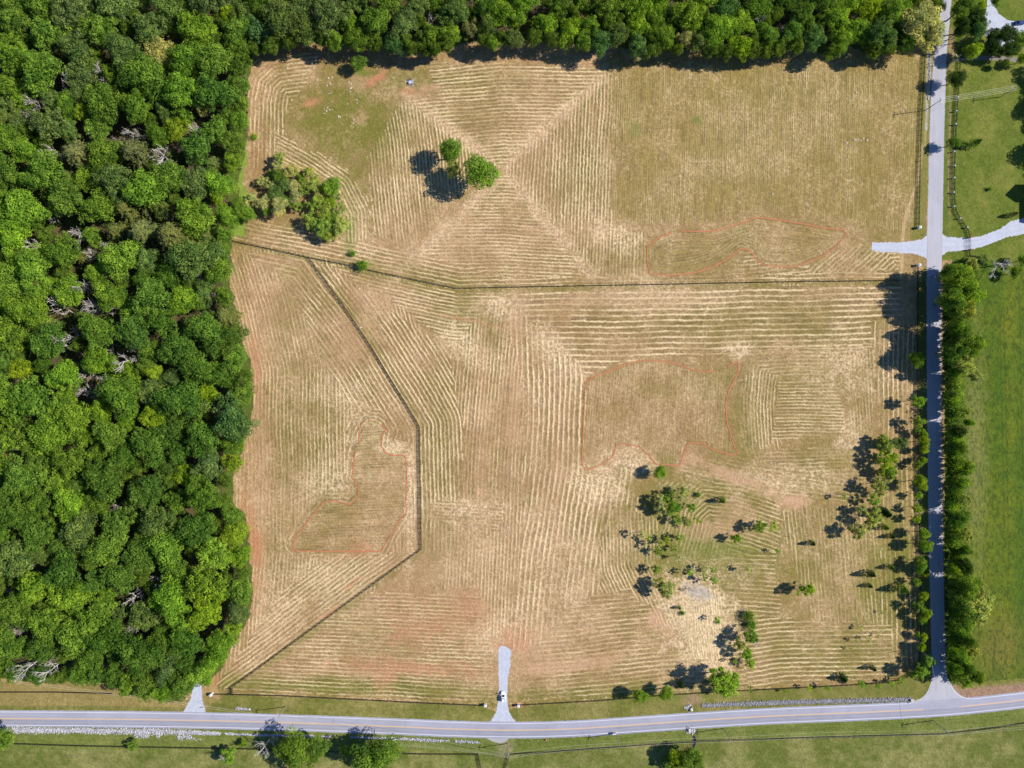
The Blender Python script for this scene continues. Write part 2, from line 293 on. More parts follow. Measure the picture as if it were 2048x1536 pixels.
# ------------------------------------------------------------------ ground sheet
def build_ground():
    st = 1.5
    xs = np.arange(-75, 2124, st); ys = np.arange(-75, 1612, st)
    def ext(a):
        e = [120, 300, 700, 1800, 4500, 12000, 30000]
        return np.concatenate([[a[0]-v for v in e[::-1]], a, [a[-1]+v for v in e]])
    xs = ext(xs); ys = ext(ys)
    nx, ny = len(xs), len(ys)
    X, Y = np.meshgrid(xs, ys)
    A = lambda *c: alb(*c)[None, None, :]
    mixc = lambda a, b, f: a*(1-f[..., None]) + b*f[..., None]
    n_big = fbm(X, Y, 150, 1); n_mid = fbm(X, Y, 45, 5); n_sm = fbm(X, Y, 12, 9, 2); n_fine = vn(X, Y, 3.2, 12); n_f2 = vn(X, Y, 2.0, 13)
    jx = (vn(X, Y, 14, 20)-0.5)*16 + (n_fine-0.5)*6; jy = (vn(X, Y, 14, 21)-0.5)*16 + (n_f2-0.5)*6
    C = np.zeros(X.shape + (3,)); Z = np.zeros(X.shape)
    # ---- field base: dry cut grass, browner or greener by patch
    dry = mixc(A(174, 138, 94) + 0*C, A(200, 160, 119), np.clip((n_mid-0.35)*2.0, 0, 1))
    green_amt = np.clip((n_big-0.50)*1.6 + (n_mid-0.5)*0.9, 0, 1)*0.6
    gb = [(1540, 280, 320, 180, 0, .3), (1700, 1080, 160, 260, 0, .35), (600, 800, 60, 260, 0, .3), (1470, 1110, 170, 80, 0, .6), (1400, 1060, 200, 110, 0, .55), (1500, 1200, 200, 120, 0, .35), (1560, 760, 240, 60, 0, .3), (930, 640, 60, 60, 20, .45), (1560, 640, 260, 60, 0, .35), (880, 300, 200, 150, 0, .2), (690, 240, 110, 90, 0, .75), (800, 160, 200, 30, 0, .5), (1560, 180, 330, 70, 0, .45), (1700, 300, 130, 160, 0, .38), (1400, 250, 150, 130, 0, .2),
          (1100, 310, 30, 30, 0, .2), (1480, 1080, 170, 70, 0, .6), (1420, 980, 150, 50, 10, .5), (1620, 1130, 90, 120, 0, .45), (1780, 1150, 90, 190, 0, .65), (1700, 1300, 180, 60, 0, .5),
          (1400, 520, 300, 50, 0, .25), (860, 560, 140, 30, 14, .4), (1770, 480, 70, 80, 0, .4), (700, 1375, 300, 18, 2, .8), (1200, 1390, 300, 22, -3, .6), (1660, 900, 90, 60, 0, .35), (1600, 640, 220, 70, 0, .3),
          (1500, 850, 40, 110, 0, .45), (880, 950, 30, 200, 0, .3), (690, 350, 50, 110, -20, .5), (1820, 200, 30, 250, 0, .6), (650, 930, 40, 120, 0, .4), (480, 430, 35, 60, 0, .5), (1440, 1380, 120, 20, 0, .5), (575, 700, 22, 300, 0, .35), (880, 1000, 18, 300, 0, .3)]
    for x, y, rx, ry, an, a in gb:
        green_amt = np.maximum(green_amt, a*blob(X, Y, x, y, rx, ry, an, 0.6, (n_mid-0.5)*0.9))
    green_amt = np.clip(green_amt*1.22*np.clip(0.55+n_sm*0.9, 0, 1.2), 0, .95)
    for P, off, w_, f in ((FENCE_A, 3, 8, .65), (FENCE_B, -5, 9, .5), (FENCE_C, -5, 8, .6)):
        d, _ = polyds(X, Y, P, extend=False); green_amt = np.maximum(green_amt, f*np.exp(-(((d if P is not FENCE_A else d)-off)/w_)**4)*np.clip(.5+n_sm*.8, 0, 1))
    for P in (L1P, LOOP2, LOOP3):
        d, _ = polyds(X, Y, P, extend=False, closed=True); ins = inpoly(X, Y, P)
        green_amt = np.maximum(green_amt, .55*np.exp(-((np.abs(d)-1)/3.5)**2)*np.clip(.4+n_sm, 0, 1)); green_amt = np.clip(green_amt+ins*.08, 0, 1)
    fld = mixc(dry, A(130, 124, 54), np.clip(green_amt, 0, 1))
    ne = inpoly(X+jx*2, Y+jy*2, [(1220, 100), (1850, 60), (1840, 480), (1700, 440), (1540, 420), (1350, 450), (1225, 440)]).astype(float)
    fld = mixc(fld, A(156, 132, 72), ne*0.6)
    # ---- windrows
    straw = np.zeros(X.shape); dark = np.zeros(X.shape); ridge = np.zeros(X.shape); lit = np.zeros(X.shape)
    LO = L1P
    Z_ = [  # polygon, guide, spacing, width, strength, closed
      ([(440, 495), (840, 520), (850, 1100), (455, 1390), (420, 1370), (500, 1200), (470, 990), (505, 800)], [(490, 520), (520, 620), (545, 740), (548, 1100), (530, 1300)], 7.4, 1.2, .6, 0),
      ([(465, 500), (615, 518), (742, 695), (839, 855), (838, 1090), (818, 1010), (812, 915), (780, 890), (745, 838), (690, 800), (610, 640), (560, 540)], [(466, 492), (607, 520), (742, 704), (835, 858), (838, 1090)], 8.5, 1.4, .75, 0),
      ([(640, 1120), (843, 1098), (470, 1378), (430, 1372), (520, 1250), (560, 1190)], [(843, 1098), (462, 1376)], 7.8, 1.3, .8, 0),
      ([(640, 1000), (690, 950), (690, 870), (715, 820), (760, 820), (820, 890), (820, 1030), (775, 1112), (620, 1112), (560, 1100), (600, 1040)], LOOP3, 8.6, 1.25, .7, 1),
      (LOOP3, [(600, 1010), (820, 1000)], 5.4, 1.0, .22, 0),
      ([(470, 450), (520, 440), (690, 480), (830, 500), (1000, 555), (1190, 550), (1290, 552), (1500, 545), (1560, 538), (1700, 520), (1800, 500), (1800, 556), (915, 577), (615, 514), (466, 480)], FENCE_A, 8.0, 1.3, .75, 0),
      ([(493, 120), (640, 105), (600, 180), (565, 230), (572, 300), (560, 330), (493, 335)], [(660, 103), (540, 118), (503, 152), (494, 200), (492, 330)], 8.0, 1.5, .65, 0),
      ([(545, 262), (600, 292), (690, 335), (735, 400), (740, 480), (690, 480), (690, 400), (640, 352), (550, 320)], [(552, 300), (620, 338), (675, 378), (702, 430), (704, 490)], 7.2, 1.5, .9, 0),
      ([(735, 320), (805, 195), (1000, 330), (985, 350), (900, 400), (830, 502), (750, 470), (740, 400)], [(795, 190), (832, 510)], 6.8, 1.4, .8, 0),
      ([(850, 120), (1212, 135), (1205, 160), (1012, 330), (990, 328), (812, 200), (880, 190)], [(820, 152), (1000, 135), (1220, 138)], 7.3, 1.4, .85, 0),
      ([(1205, 150), (1226, 138), (1222, 450), (1292, 470), (1296, 550), (1190, 552), (1010, 348), (1010, 330)], [(1224, 130), (1214, 330), (1206, 560)], 6.9, 1.4, .8, 0),
      ([(990, 350), (1010, 345), (1185, 552), (1000, 558), (832, 505)], [(830, 410), (1010, 408), (1200, 420)], 7.0, 1.4, .8, 0),
      ([(1226, 130), (1835, 120), (1830, 470), (1700, 440), (1540, 425), (1340, 455), (1222, 440)], [(1300, 130), (1290, 480)], 4.4, 1.0, .28, 0),
      (L1P, L1P, 6.0, 1.0, .20, 1),
      ([(1500, 505), (1540, 540), (1600, 540), (1700, 490), (1760, 500), (1800, 540), (1600, 548), (1450, 548)], [(1500, 560), (1620, 550), (1700, 480)], 8, 1.3, .7, 0),
      ([(625, 520), (700, 560), (905, 705), (928, 800), (925, 900), (918, 1040), (900, 1100), (845, 1110), (843, 1098), (839, 852), (742, 692)], [(628, 520), (753, 690), (850, 850), (853, 1098)], 8.0, 1.5, .95, 0),
      ([(640, 522), (700, 540), (915, 582), (1010, 588), (985, 620), (900, 700), (870, 665), (740, 575)], [(615, 520), (915, 585), (1100, 588)], 7.3, 1.4, .85, 0),
      ([(895, 705), (940, 650), (1000, 600), (1060, 615), (1060, 900), (1030, 1280), (975, 1280), (960, 1180), (870, 1180), (920, 1040), (930, 880)], [(1000, 600), (985, 760), (975, 900), (955, 1290)], 7.2, 1.3, .75, 0),
      ([(1010, 598), (1080, 640), (1120, 700), (1170, 740), (1165, 940), (1190, 960), (1270, 930), (1280, 1120), (1200, 1200), (1080, 1290), (1020, 1290), (1050, 1000), (1050, 800)], [(1062, 600), (1068, 760), (1062, 930), (1035, 1100), (1015, 1300)], 10.5, 1.9, 1.15, 0),
      ([(1008, 586), (1800, 570), (1800, 640), (1740, 700), (1500, 712), (1340, 712), (1240, 722), (1170, 750), (1110, 690)], [(1000, 588), (1300, 586), (1800, 574)], 11.3, 1.8, 1.1, 0),
      (LOOP2, [(1190, 760), (1183, 900)], 5.2, 1.0, .22, 0),
      ([(1480, 720), (1560, 735), (1570, 900), (1490, 900), (1465, 850), (1462, 800)], [(1485, 720), (1458, 812), (1480, 910)], 7, 1.2, .4, 0),
      ([(1558, 758), (1672, 756), (1692, 868), (1545, 880)], [(1500, 800), (1700, 796)], 6.6, 1.3, .75, 0),
      ([(1500, 725), (1540, 750), (1556, 770), (1546, 880), (1520, 905), (1490, 880), (1478, 800)], [(1552, 730), (1545, 810), (1550, 890)], 6.6, 1.2, .6, 0),
      ([(1480, 700), (1750, 690), (1735, 712), (1690, 752), (1560, 752), (1530, 738)], [(1500, 700), (1740, 694)], 7.5, 1.3, .5, 0),
      ([(1545, 905), (1700, 890), (1735, 960), (1640, 990), (1500, 930)], [(1500, 930), (1740, 925)], 7.5, 1.3, .45, 0),
      ([(1695, 700), (1745, 700), (1745, 930), (1705, 900)], [(1700, 700), (1712, 930)], 6.5, 1.2, .35, 0),
      ([(1360, 925), (1490, 915), (1700, 960), (1740, 1000), (1640, 1000), (1480, 985), (1380, 975)], [(1360, 930), (1480, 960), (1700, 985)], 8.5, 1.3, .45, 0),
      ([(1315, 965), (1480, 962), (1560, 1010), (1560, 1100), (1380, 1120), (1320, 1060)], [(1325, 1110), (1350, 1005), (1400, 962), (1480, 972), (1570, 1000)], 8, 1.3, .55, 0),
      ([(1230, 1010), (1310, 1030), (1320, 1180), (1360, 1260), (1200, 1220), (1200, 1080)], [(1262, 1000), (1265, 1130), (1330, 1270)], 7.0, 1.3, .7, 0),
      ([(1380, 1120), (1550, 1100), (1560, 1230), (1400, 1260)], [(1380, 1170), (1460, 1160), (1560, 1165)], 8.5, 1.3, .5, 0),
      ([(1560, 1020), (1835, 1000), (1840, 1250), (1620, 1240)], [(1620, 1000), (1640, 1250)], 7.6, 1.2, .45, 0),
      ([(1740, 640), (1832, 640), (1840, 1330), (1790, 1340), (1760, 1250), (1760, 900)], [(1836, 560), (1833, 900), (1842, 1330)], 9.5, 1.3, .65, 0),
      ([(1480, 1225), (1620, 1240), (1780, 1250), (1790, 1350), (1500, 1375), (1440, 1320)], [(1400, 1365), (1560, 1345), (1800, 1340)], 9.0, 1.4, .75, 0),
      ([(1045, 1400), (1050, 1340), (1140, 1200), (1260, 1180), (1300, 1220), (1330, 1290), (1480, 1300), (1500, 1372), (1330, 1388)], [(1040, 1402), (1330, 1374), (1540, 1362)], 8.8, 1.4, .7, 0),
      ([(470, 1384), (500, 1345), (640, 1240), (740, 1185), (960, 1190), (985, 1290), (988, 1400), (960, 1404)], [(460, 1386), (980, 1408)], 7.6, 1.3, .68, 0),
      ([(862, 1000), (1000, 1000), (1000, 1060), (862, 1040)], [(860, 1000), (1000, 1010)], 7, 1.3, .7, 0),
      ([(1380, 1170), (1440, 1180), (1440, 1330), (1370, 1300), (1350, 1200)], [(1380, 1170), (1400, 1330)], 5, 1.5, .8, 0),
    ]
    for zi, (P, gd, sp, wd, stg, closed) in enumerate(Z_):
        Pa = np.array(P, float); x0, y0 = Pa.min(0)-20; x1, y1 = Pa.max(0)+20
        ix = np.where((xs >= x0) & (xs <= x1))[0]; iy = np.where((ys >= y0) & (ys <= y1))[0]
        sl = (slice(iy[0], iy[-1]+1), slice(ix[0], ix[-1]+1))
        x = X[sl]; y = Y[sl]
        m = inpoly(x+jx[sl]*0.8, y+jy[sl]*0.8, P)
        d, s_ = polyds(x, y, gd, closed=bool(closed))
        wob = (vn(x, y, 90, 40+zi % 7)-0.5)*4.5 + ((vn(x, y, 28, 47)-0.5)*9 if closed and sp > 7 else 0)
        dd = d + wob
        idx = np.round(dd/sp)
        wig = (vn(s_, idx*37.0, (12, 1), 50)-0.5)*1.5 + (vn(s_, idx*19.0, (3.3, 1), 51)-0.5)*1.3
        c = np.abs(dd - idx*sp + wig)
        patchy = np.clip((vn(x, y, 75, 63)*.6+vn(x, y, 30, 64)*.4-0.30)*3.6, 0.42, 1.15)
        rowamp = 0.25+0.85*vn(idx*31.7+zi*11, s_, (1, 90), 52)
        brk = 1.08*np.clip(vn(s_, idx*13.0, (6, 1), 53)*0.8 + vn(s_, idx*13.0, (30, 1), 54)*0.6+0.22, 0.42, 1.2)
        ww = wd*0.92*(0.70+0.4*vn(s_, idx*11.0, (5, 1), 55))
        amp = stg*rowamp*brk*(0.55+0.8*n_mid[sl])*patchy*1.15
        ln = np.exp(-(c/ww)**2)*amp*1.45
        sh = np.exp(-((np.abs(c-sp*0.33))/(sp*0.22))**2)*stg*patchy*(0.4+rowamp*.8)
        strk = vn(s_, d, (15, 1.6), 56)*0.6+vn(s_, d, (40, 2.7), 57)*0.4
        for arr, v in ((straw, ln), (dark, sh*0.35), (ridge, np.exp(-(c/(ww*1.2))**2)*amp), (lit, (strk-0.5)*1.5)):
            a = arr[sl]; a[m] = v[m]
    strawc = A(248, 217, 168)
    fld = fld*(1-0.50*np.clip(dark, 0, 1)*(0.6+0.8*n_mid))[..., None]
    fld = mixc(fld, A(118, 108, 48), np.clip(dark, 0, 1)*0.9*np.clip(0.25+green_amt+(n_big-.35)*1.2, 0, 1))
    fld = fld*(1+0.42*np.clip(lit, -1, 1))[..., None]
    # loose litter where the mower turned
    litter = np.zeros(X.shape)
    for x, y, rx, ry, an, a in [(1190, 965, 45, 30, 0, .9), (1400, 1245, 55, 85, -20, 1.3), (1380, 1190, 50, 30, 0, .8), (1260, 920, 40, 25, 0, .6), (1010, 610, 40, 25, 0, .5), (1110, 700, 60, 25, 45, .6), (820, 210, 12, 30, 0, .3), (900, 260, 110, 12, 38, .5),
                                (1100, 245, 130, 13, -42, .6), (920, 430, 120, 13, -44, .5), (1100, 450, 120, 13, 50, .6), (1230, 470, 50, 25, 20, .5), (1690, 730, 60, 60, 0, .4), (1580, 960, 90, 25, 0, .5), (1480, 700, 30, 15, 0, .6), (1700, 870, 30, 40, 0, .4), (940, 1020, 70, 22, 0, .5),
                                (700, 880, 12, 10, 0, .6), (785, 895, 22, 12, 0, .9), (660, 960, 50, 30, 0, .4), (1000, 1275, 45, 30, 0, .7), (560, 1200, 60, 60, 0, .3), (700, 810, 60, 30, 40, .4), (930, 690, 60, 25, 40, .5), (620, 1150, 80, 30, 0, .3), (1420, 1150, 80, 30, 0, .3), (700, 430, 40, 60, -30, .3), (1300, 590, 120, 30, 0, .35), (960, 1080, 60, 90, 0, .25), (1100, 1150, 80, 120, 0, .3), (820, 1000, 9, 120, 0, .6)]:
        litter = np.maximum(litter, a*blob(X, Y, x, y, rx, ry, an, 0.7, (n_sm-0.5)*1.2))
    sp1 = np.clip((n_fine*0.6+n_f2*0.4-0.47)*4.5, 0, 1)
    sp2 = np.clip((vn(X, Y, 2.4, 14)*0.6 + vn(X, Y, 5, 15)*0.4 - 0.60)*6, 0, 1)
    fld = mixc(fld, A(240, 206, 166), np.clip(litter*(0.30+1.2*sp1)*1.25 + sp2*0.35*np.clip(n_mid*2-0.6, 0, 1), 0, 0.85))
    s0 = vn(X, Y, 2.1, 16)*.55+vn(X, Y, 3.7, 17)*.45
    fld = fld*(1+(s0-.5)*0.46*(1-.4*green_amt))[..., None]
    fld = mixc(fld, A(232, 200, 160), np.clip((s0-.60)*5, 0, 1)*0.5*np.clip(n_mid*2.2-.55, 0.1, 1)*(1-.6*green_amt))
    fld = mixc(fld, strawc, np.clip(straw, 0, 0.95))
    # ---- bare red soil
    soil = np.zeros(X.shape); pink = np.zeros(X.shape)
    for x, y, rx, ry, an, a in [(757, 154, 22, 6, -38, 1), (620, 206, 16, 7, -20, .8), (815, 182, 22, 5, 5, .6), (590, 1000, 1, 1, 0, 0), (508, 1080, 13, 60, -6, .75), (502, 1180, 10, 60, 5, .5), (488, 1020, 9, 40, 0, .4), (512, 740, 8, 60, -3, .45),
                                (850, 1260, 60, 22, -10, .42), (880, 1240, 90, 45, 0, .25), (820, 1335, 130, 12, 3, .5), (770, 1345, 26, 30, 0, .5), (930, 1215, 40, 30, -30, .35), (700, 1170, 22, 5, -35, .6), (660, 1225, 20, 4, -38, .6), (1037, 1411, 9, 6, 0, .8), (1012, 1290, 22, 7, 0, .6), (1030, 1280, 30, 22, 0, .45), (1700, 575, 1, 1, 0, 0), (800, 575, 14, 10, 0, .3), (720, 1100, 25, 12, -20, .4), (935, 640, 60, 4, 12, .35), (430, 1360, 10, 25, 25, .5), (20, 1360, 60, 7, 3, .55), (130, 1366, 80, 5, 4, .4)]:
        if a: soil = np.maximum(soil, a*blob(X, Y, x, y, rx, ry, an, 0.5, (n_sm-0.5)*1.3+(n_fine-0.5)*0.5))
    for x, y, rx, ry, an, a in [(905, 262, 125, 9, 37, .35), (1105, 248, 135, 9, -41, .4), (915, 432, 120, 9, -44, .35), (1100, 452, 135, 9, 49, .4), (1030, 800, 14, 300, 2, .35), (965, 850, 12, 250, 0, .3), (1120, 900, 16, 200, 3, .35), (1290, 600, 140, 22, 0, .3), (1311, 1238, 15, 20, -20, 1), (1330, 1255, 30, 14, 40, .6), (1594, 1001, 26, 13, 0, .95), (1562, 1001, 12, 12, 0, .6), (1100, 1335, 90, 14, -4, .8), (1170, 1325, 70, 12, -8, .5), (1060, 1300, 50, 50, 0, .5), (1470, 955, 90, 12, 22, .7), (1360, 925, 12, 26, 20, .4), (930, 430, 14, 10, 0, .6), (740, 600, 40, 20, 35, .4), (1420, 520, 1, 1, 0, 0), (1030, 1280, 50, 40, 0, .5), (690, 680, 40, 50, 0, .35), (510, 700, 20, 200, 0, .35), (560, 640, 60, 130, 0, .22), (1430, 1060, 60, 20, 0, .5), (1470, 1040, 40, 30, 0, .4), (1080, 1000, 110, 250, 0, .16), (880, 1150, 150, 120, 0, .25), (520, 1000, 20, 250, 0, .3), (720, 240, 14, 14, 0, .5), (715, 160, 16, 16, 0, .4), (860, 175, 20, 8, 0, .5), (1060, 290, 60, 120, 20, .2), (930, 480, 180, 60, 0, .22), (1800, 620, 25, 50, 0, .4)]:
        if a: pink = np.maximum(pink, a*blob(X, Y, x, y, rx, ry, an, 0.4, (n_sm-0.5)*1.1+(n_fine-0.5)*0.7))
    fld = mixc(fld, A(216, 170, 134), np.clip(pink*(0.75+0.4*n_fine), 0, 1))
    fld = mixc(fld, A(204, 142, 104), np.clip(soil*1.15*(0.7+0.5*n_fine), 0, 1))
    # wheel tracks across the north-east part of the field
    for P in ([(1222, 230), (1380, 330), (1620, 480), (1740, 492)], [(1226, 236), (1384, 336), (1624, 486), (1740, 498)], [(1600, 400), (1740, 488)]):
        d, _ = polyds(X, Y, P, extend=False); fld = mixc(fld, A(200, 170, 118), np.exp(-(d/1.6)**2)*0.5*n_mid)
    C[:] = fld
    def put(mask, col, f=1.0):
        mm = (mask.astype(float)*f)
        C[:] = mixc(C, col, mm)
    # ---- mown verges and pastures
    gnoise = np.clip(0.5+(n_mid-0.5)*1.6+(n_sm-0.5)*0.8, 0, 1)
    verge = mixc(A(122, 120, 56)+0*C, A(156, 142, 84), np.clip(gnoise*1.1-0.25, 0, 1))
    past = mixc(A(110, 116, 52)+0*C, A(148, 142, 84), np.clip(gnoise*1.4-0.3, 0, 1))
    lawn = mixc(A(106, 118, 42)+0*C, A(134, 134, 60), np.clip(gnoise*1.2-0.3, 0, 1))
    band = np.clip(vn(X+(n_mid-0.5)*10, Y, (26, 500), 61)*1.6-0.4, 0, 1)
    mead = mixc(A(86, 108, 30)+0*C, A(122, 126, 36), np.clip(band*0.6+(n_mid-0.5)*0.9+(n_sm-.5)*.4, 0, 1))
    mead = mixc(mead, A(140, 136, 76), np.clip(blob(X, Y, 1950, 900, 22, 190, 0, .6, (n_sm-.5))*0.7, 0, 1))
    mead = mixc(mead, A(132, 116, 60), np.clip(blob(X, Y, 2000, 1290, 45, 55, 0, .7, (n_sm-.5))*0.6, 0, 1))
    mead = mixc(mead, A(62, 84, 34), np.clip((vn(X, Y, (3.0, 7), 62)-0.55)*5, 0, 1)*0.55)
    for xx in (2000, 2008, 2040):
        mead = mixc(mead, A(64, 78, 30), (np.exp(-((X-xx-(Y-640)*0.02)/1.1)**2)*0.5*(Y > 610)*(Y < 780+xx % 7*60)))
    rows = (np.abs(((Y + (X*0.012))/5.0) % 1-0.5) < 0.16)
    # left strip under the wood and verge north of the main road
    put(inpoly(X+jx*.3, Y+jy*.3, [(-9e4, 1352), (215, 1365), (370, 1395), (425, 1388), (700, 1398), (970, 1413), (990, 1425), (1040, 1415), (1330, 1391), (1540, 1378), (1700, 1370), (1790, 1362), (1830, 1340), (1843, 1290), (1860, 1290), (1866, 1360), (1856, 1390), (1800, 1415), (1024, 1450), (-9e4, 1430)]), verge)
    put(inpoly(X+jx*.3, Y+jy*.3, [(-9e4, 1355), (0, 1358), (215, 1368), (350, 1400), (420, 1372), (440, 1390), (410, 1420), (300, 1412), (-9e4, 1395)]), A(176, 146, 96), 0.55)
    put(inpoly(X+jx*.2, Y+jy*.2, [(-9e4, 1430), (1024, 1450), (1900, 1410), (3000, 1240), (9e4, 1240), (9e4, 9e4), (-9e4, 9e4)]), past)
    put(inpoly(X+jx*.2, Y+jy*.2, [(-9e4, 1440), (1024, 1462), (1900, 1420), (2200, 1380), (2200, 1425), (1890, 1462), (1400, 1480), (1024, 1505), (800, 1500), (-9e4, 1480)]), A(118, 128, 58), 0.6)
    put(inpoly(X, Y, [(1890, 1372), (9e4, 1310), (9e4, 520), (1905, 520), (1890, 700)]), mead)
    put(inpoly(X, Y, [(1884, -9e4), (9e4, -9e4), (9e4, 520), (1905, 520), (1880, 522)]), lawn)
    put(blob(X, Y, 1900, 320, 3.4, 110, 0, 0.5, (n_fine-.5)), A(172, 142, 112), 0.7)
    put(blob(X, Y, 1902, 100, 6, 40, 0, 0.5, (n_fine-.5)), A(178, 140, 108), 0.8)
    put(inpoly(X, Y, [(1896, 1366), (1930, 1374), (2048, 1362), (2400, 1330), (2400, 1350), (2048, 1386), (1945, 1398), (1915, 1392)]), A(168, 132, 112), 0.8)
    put(inpoly(X+jx*.15, Y, [(1905, 1362), (1935, 1366), (2048, 1356), (9e3, 1300), (9e3, 1310), (2048, 1367), (1940, 1378), (1915, 1378)]), A(140, 132, 66), 0.7)
    # verge between the roadside fence and the lane
    put(inpoly(X+jx*.3, Y, [(1846, 60), (1866, 90), (1858, 300), (1853, 480), (1820, 480), (1833, 400), (1838, 250)]), A(134, 130, 62), 0.8)
    put(inpoly(X+jx*.3, Y, [(1836, 560), (1853, 530), (1857, 1024), (1864, 1350), (1846, 1300), (1842, 1100), (1838, 900)]), A(112, 118, 52), 0.85)
    for P, w_, f in (([(1844, 290), (1836, 360), (1822, 400), (1807, 450), (1806, 482)], 3.2, .8), ([(1805, 508), (1802, 562)], 3.4, .8), ([(1855, 100), (1850, 300)], 2.0, .5), ([(1803, 470), (1740, 480)], 2, .0)):
        d, _ = polyds(X, Y, P, extend=False); put(np.exp(-(d/w_)**2), A(214, 178, 132), f)
    d, _ = polyds(X, Y, [(1858, 98), (1857, 150), (1853, 260)], extend=False); put(np.exp(-((d+(n_sm-.5)*3)/2.2)**2), A(205, 200, 205), 0.8*np.clip(n_fine*1.6, 0, 1))
    # bright uncut grass at the wood's edge
    put(inpoly(X+jx*.8, Y+jy*.8, [(484, 120), (497, 140), (496, 260), (494, 330), (488, 380), (500, 400), (484, 470), (455, 475), (455, 380), (480, 300)]), A(136, 164, 58), 0.8)
    for x, y, rx, ry, a in [(720, 145, 16, 6, .7), (735, 530, 12, 6, .4), (700, 470, 14, 50, .5), (1345, 1000, 40, 26, .45), (1345, 1100, 60, 40, .3), (1440, 1100, 60, 18, .45), (1300, 1395, 90, 6, .5), (1100, 230, 1, 1, 0), (1395, 240, 9, 9, .6), (1270, 260, 12, 14, .4)]:
        if a: put(blob(X, Y, x, y, rx, ry, 0, .6, (n_sm-.5)), A(112, 130, 48), a)
    # worn, muddy and ditch spots
    put(blob(X, Y, 1383, 1400, 16, 9, 0, .5, (n_fine-.5)), A(172, 140, 112), 0.8)
    put(blob(X, Y, 1010, 1494, 16, 18, 0, .6, (n_fine-.5)), A(165, 150, 118), 0.55)
    put(blob(X, Y, 1388, 1485, 5, 14, 8, .5, (n_fine-.5)), A(108, 90, 66), 0.8)
    put(blob(X, Y, 1374, 1500, 5, 9, -20, .5, (n_fine-.5)), A(130, 105, 78), 0.7)
    put(blob(X, Y, 430, 1385, 9, 14, -30, .5, (n_sm-.5)), A(196, 160, 112), 0.7)
    put(blob(X, Y, 1398, 1185, 26, 12, 20, .6, (n_sm-.5)), A(182, 176, 178), 0.55)
    # leaf litter floor of the woods
    wf = inpoly(X+jx*.5, Y+jy*.5, WOOD_L) | inpoly(X+jx*.5, Y+jy*.5, [(p[0], p[1]-12) for p in WOOD_T])
    put(wf, mixc(A(84, 78, 50)+0*C, A(120, 98, 72), np.clip(n_mid*1.5-.4, 0, 1)))
    dL, _ = polyds(X, Y, WOOD_L, extend=False, closed=True); dT, _ = polyds(X, Y, [(p[0], p[1]-12) for p in WOOD_T], extend=False, closed=True)
    put(wf & (np.minimum(np.abs(dL), np.abs(dT)) < 20+20*(n_mid-.5)), A(98, 112, 44), 0.85)
    grass_ = (Y > 1395) | (X > 1890)
    C *= np.where(grass_, 1+(s0-.5)*.55+(vn(X, Y, (30, 2.6), 66)-.5)*.16*(Y > 1390), 1)[..., None]
    outd = np.clip((np.maximum.reduce([-X, X-2048, -Y, Y-1536])-15)/50, 0, 1)
    C[:] = mixc(C, A(104, 112, 48), outd)
    far = (X < -80) | (X > 2140) | (Y < -80) | (Y > 1620)
    C *= (1+(n_f2-.5)*.28*(1-outd))[..., None]
    Z = np.where(wf | far, 0, ridge*0.20)
    offroad = (X < 1846) & (Y < 1412)
    Z = np.where(offroad, Z, 0)
    V = np.stack([(X-1024)*S, (768-Y)*S, Z], -1).reshape(-1, 3)
    ii = np.arange(nx*ny).reshape(ny, nx)
    F = np.stack([ii[:-1, :-1], ii[1:, :-1], ii[1:, 1:], ii[:-1, 1:]], -1).reshape(-1, 4)
    me = mesh_np('ground', V, F, M_ground)
    at = me.color_attributes.new('albedo', 'FLOAT_COLOR', 'POINT')
    rgba = np.ones((nx*ny, 4), np.float32); rgba[:, :3] = np.clip(C.reshape(-1, 3), 0.005, 0.85)
    at.data.foreach_set('color', rgba.ravel())
    me.polygons.foreach_set('use_smooth', np.ones(len(F), bool))
    tag(link('ground', me), 'mown hay field with straw rows, verges and pastures around it', 'ground', kind='structure')
build_ground()

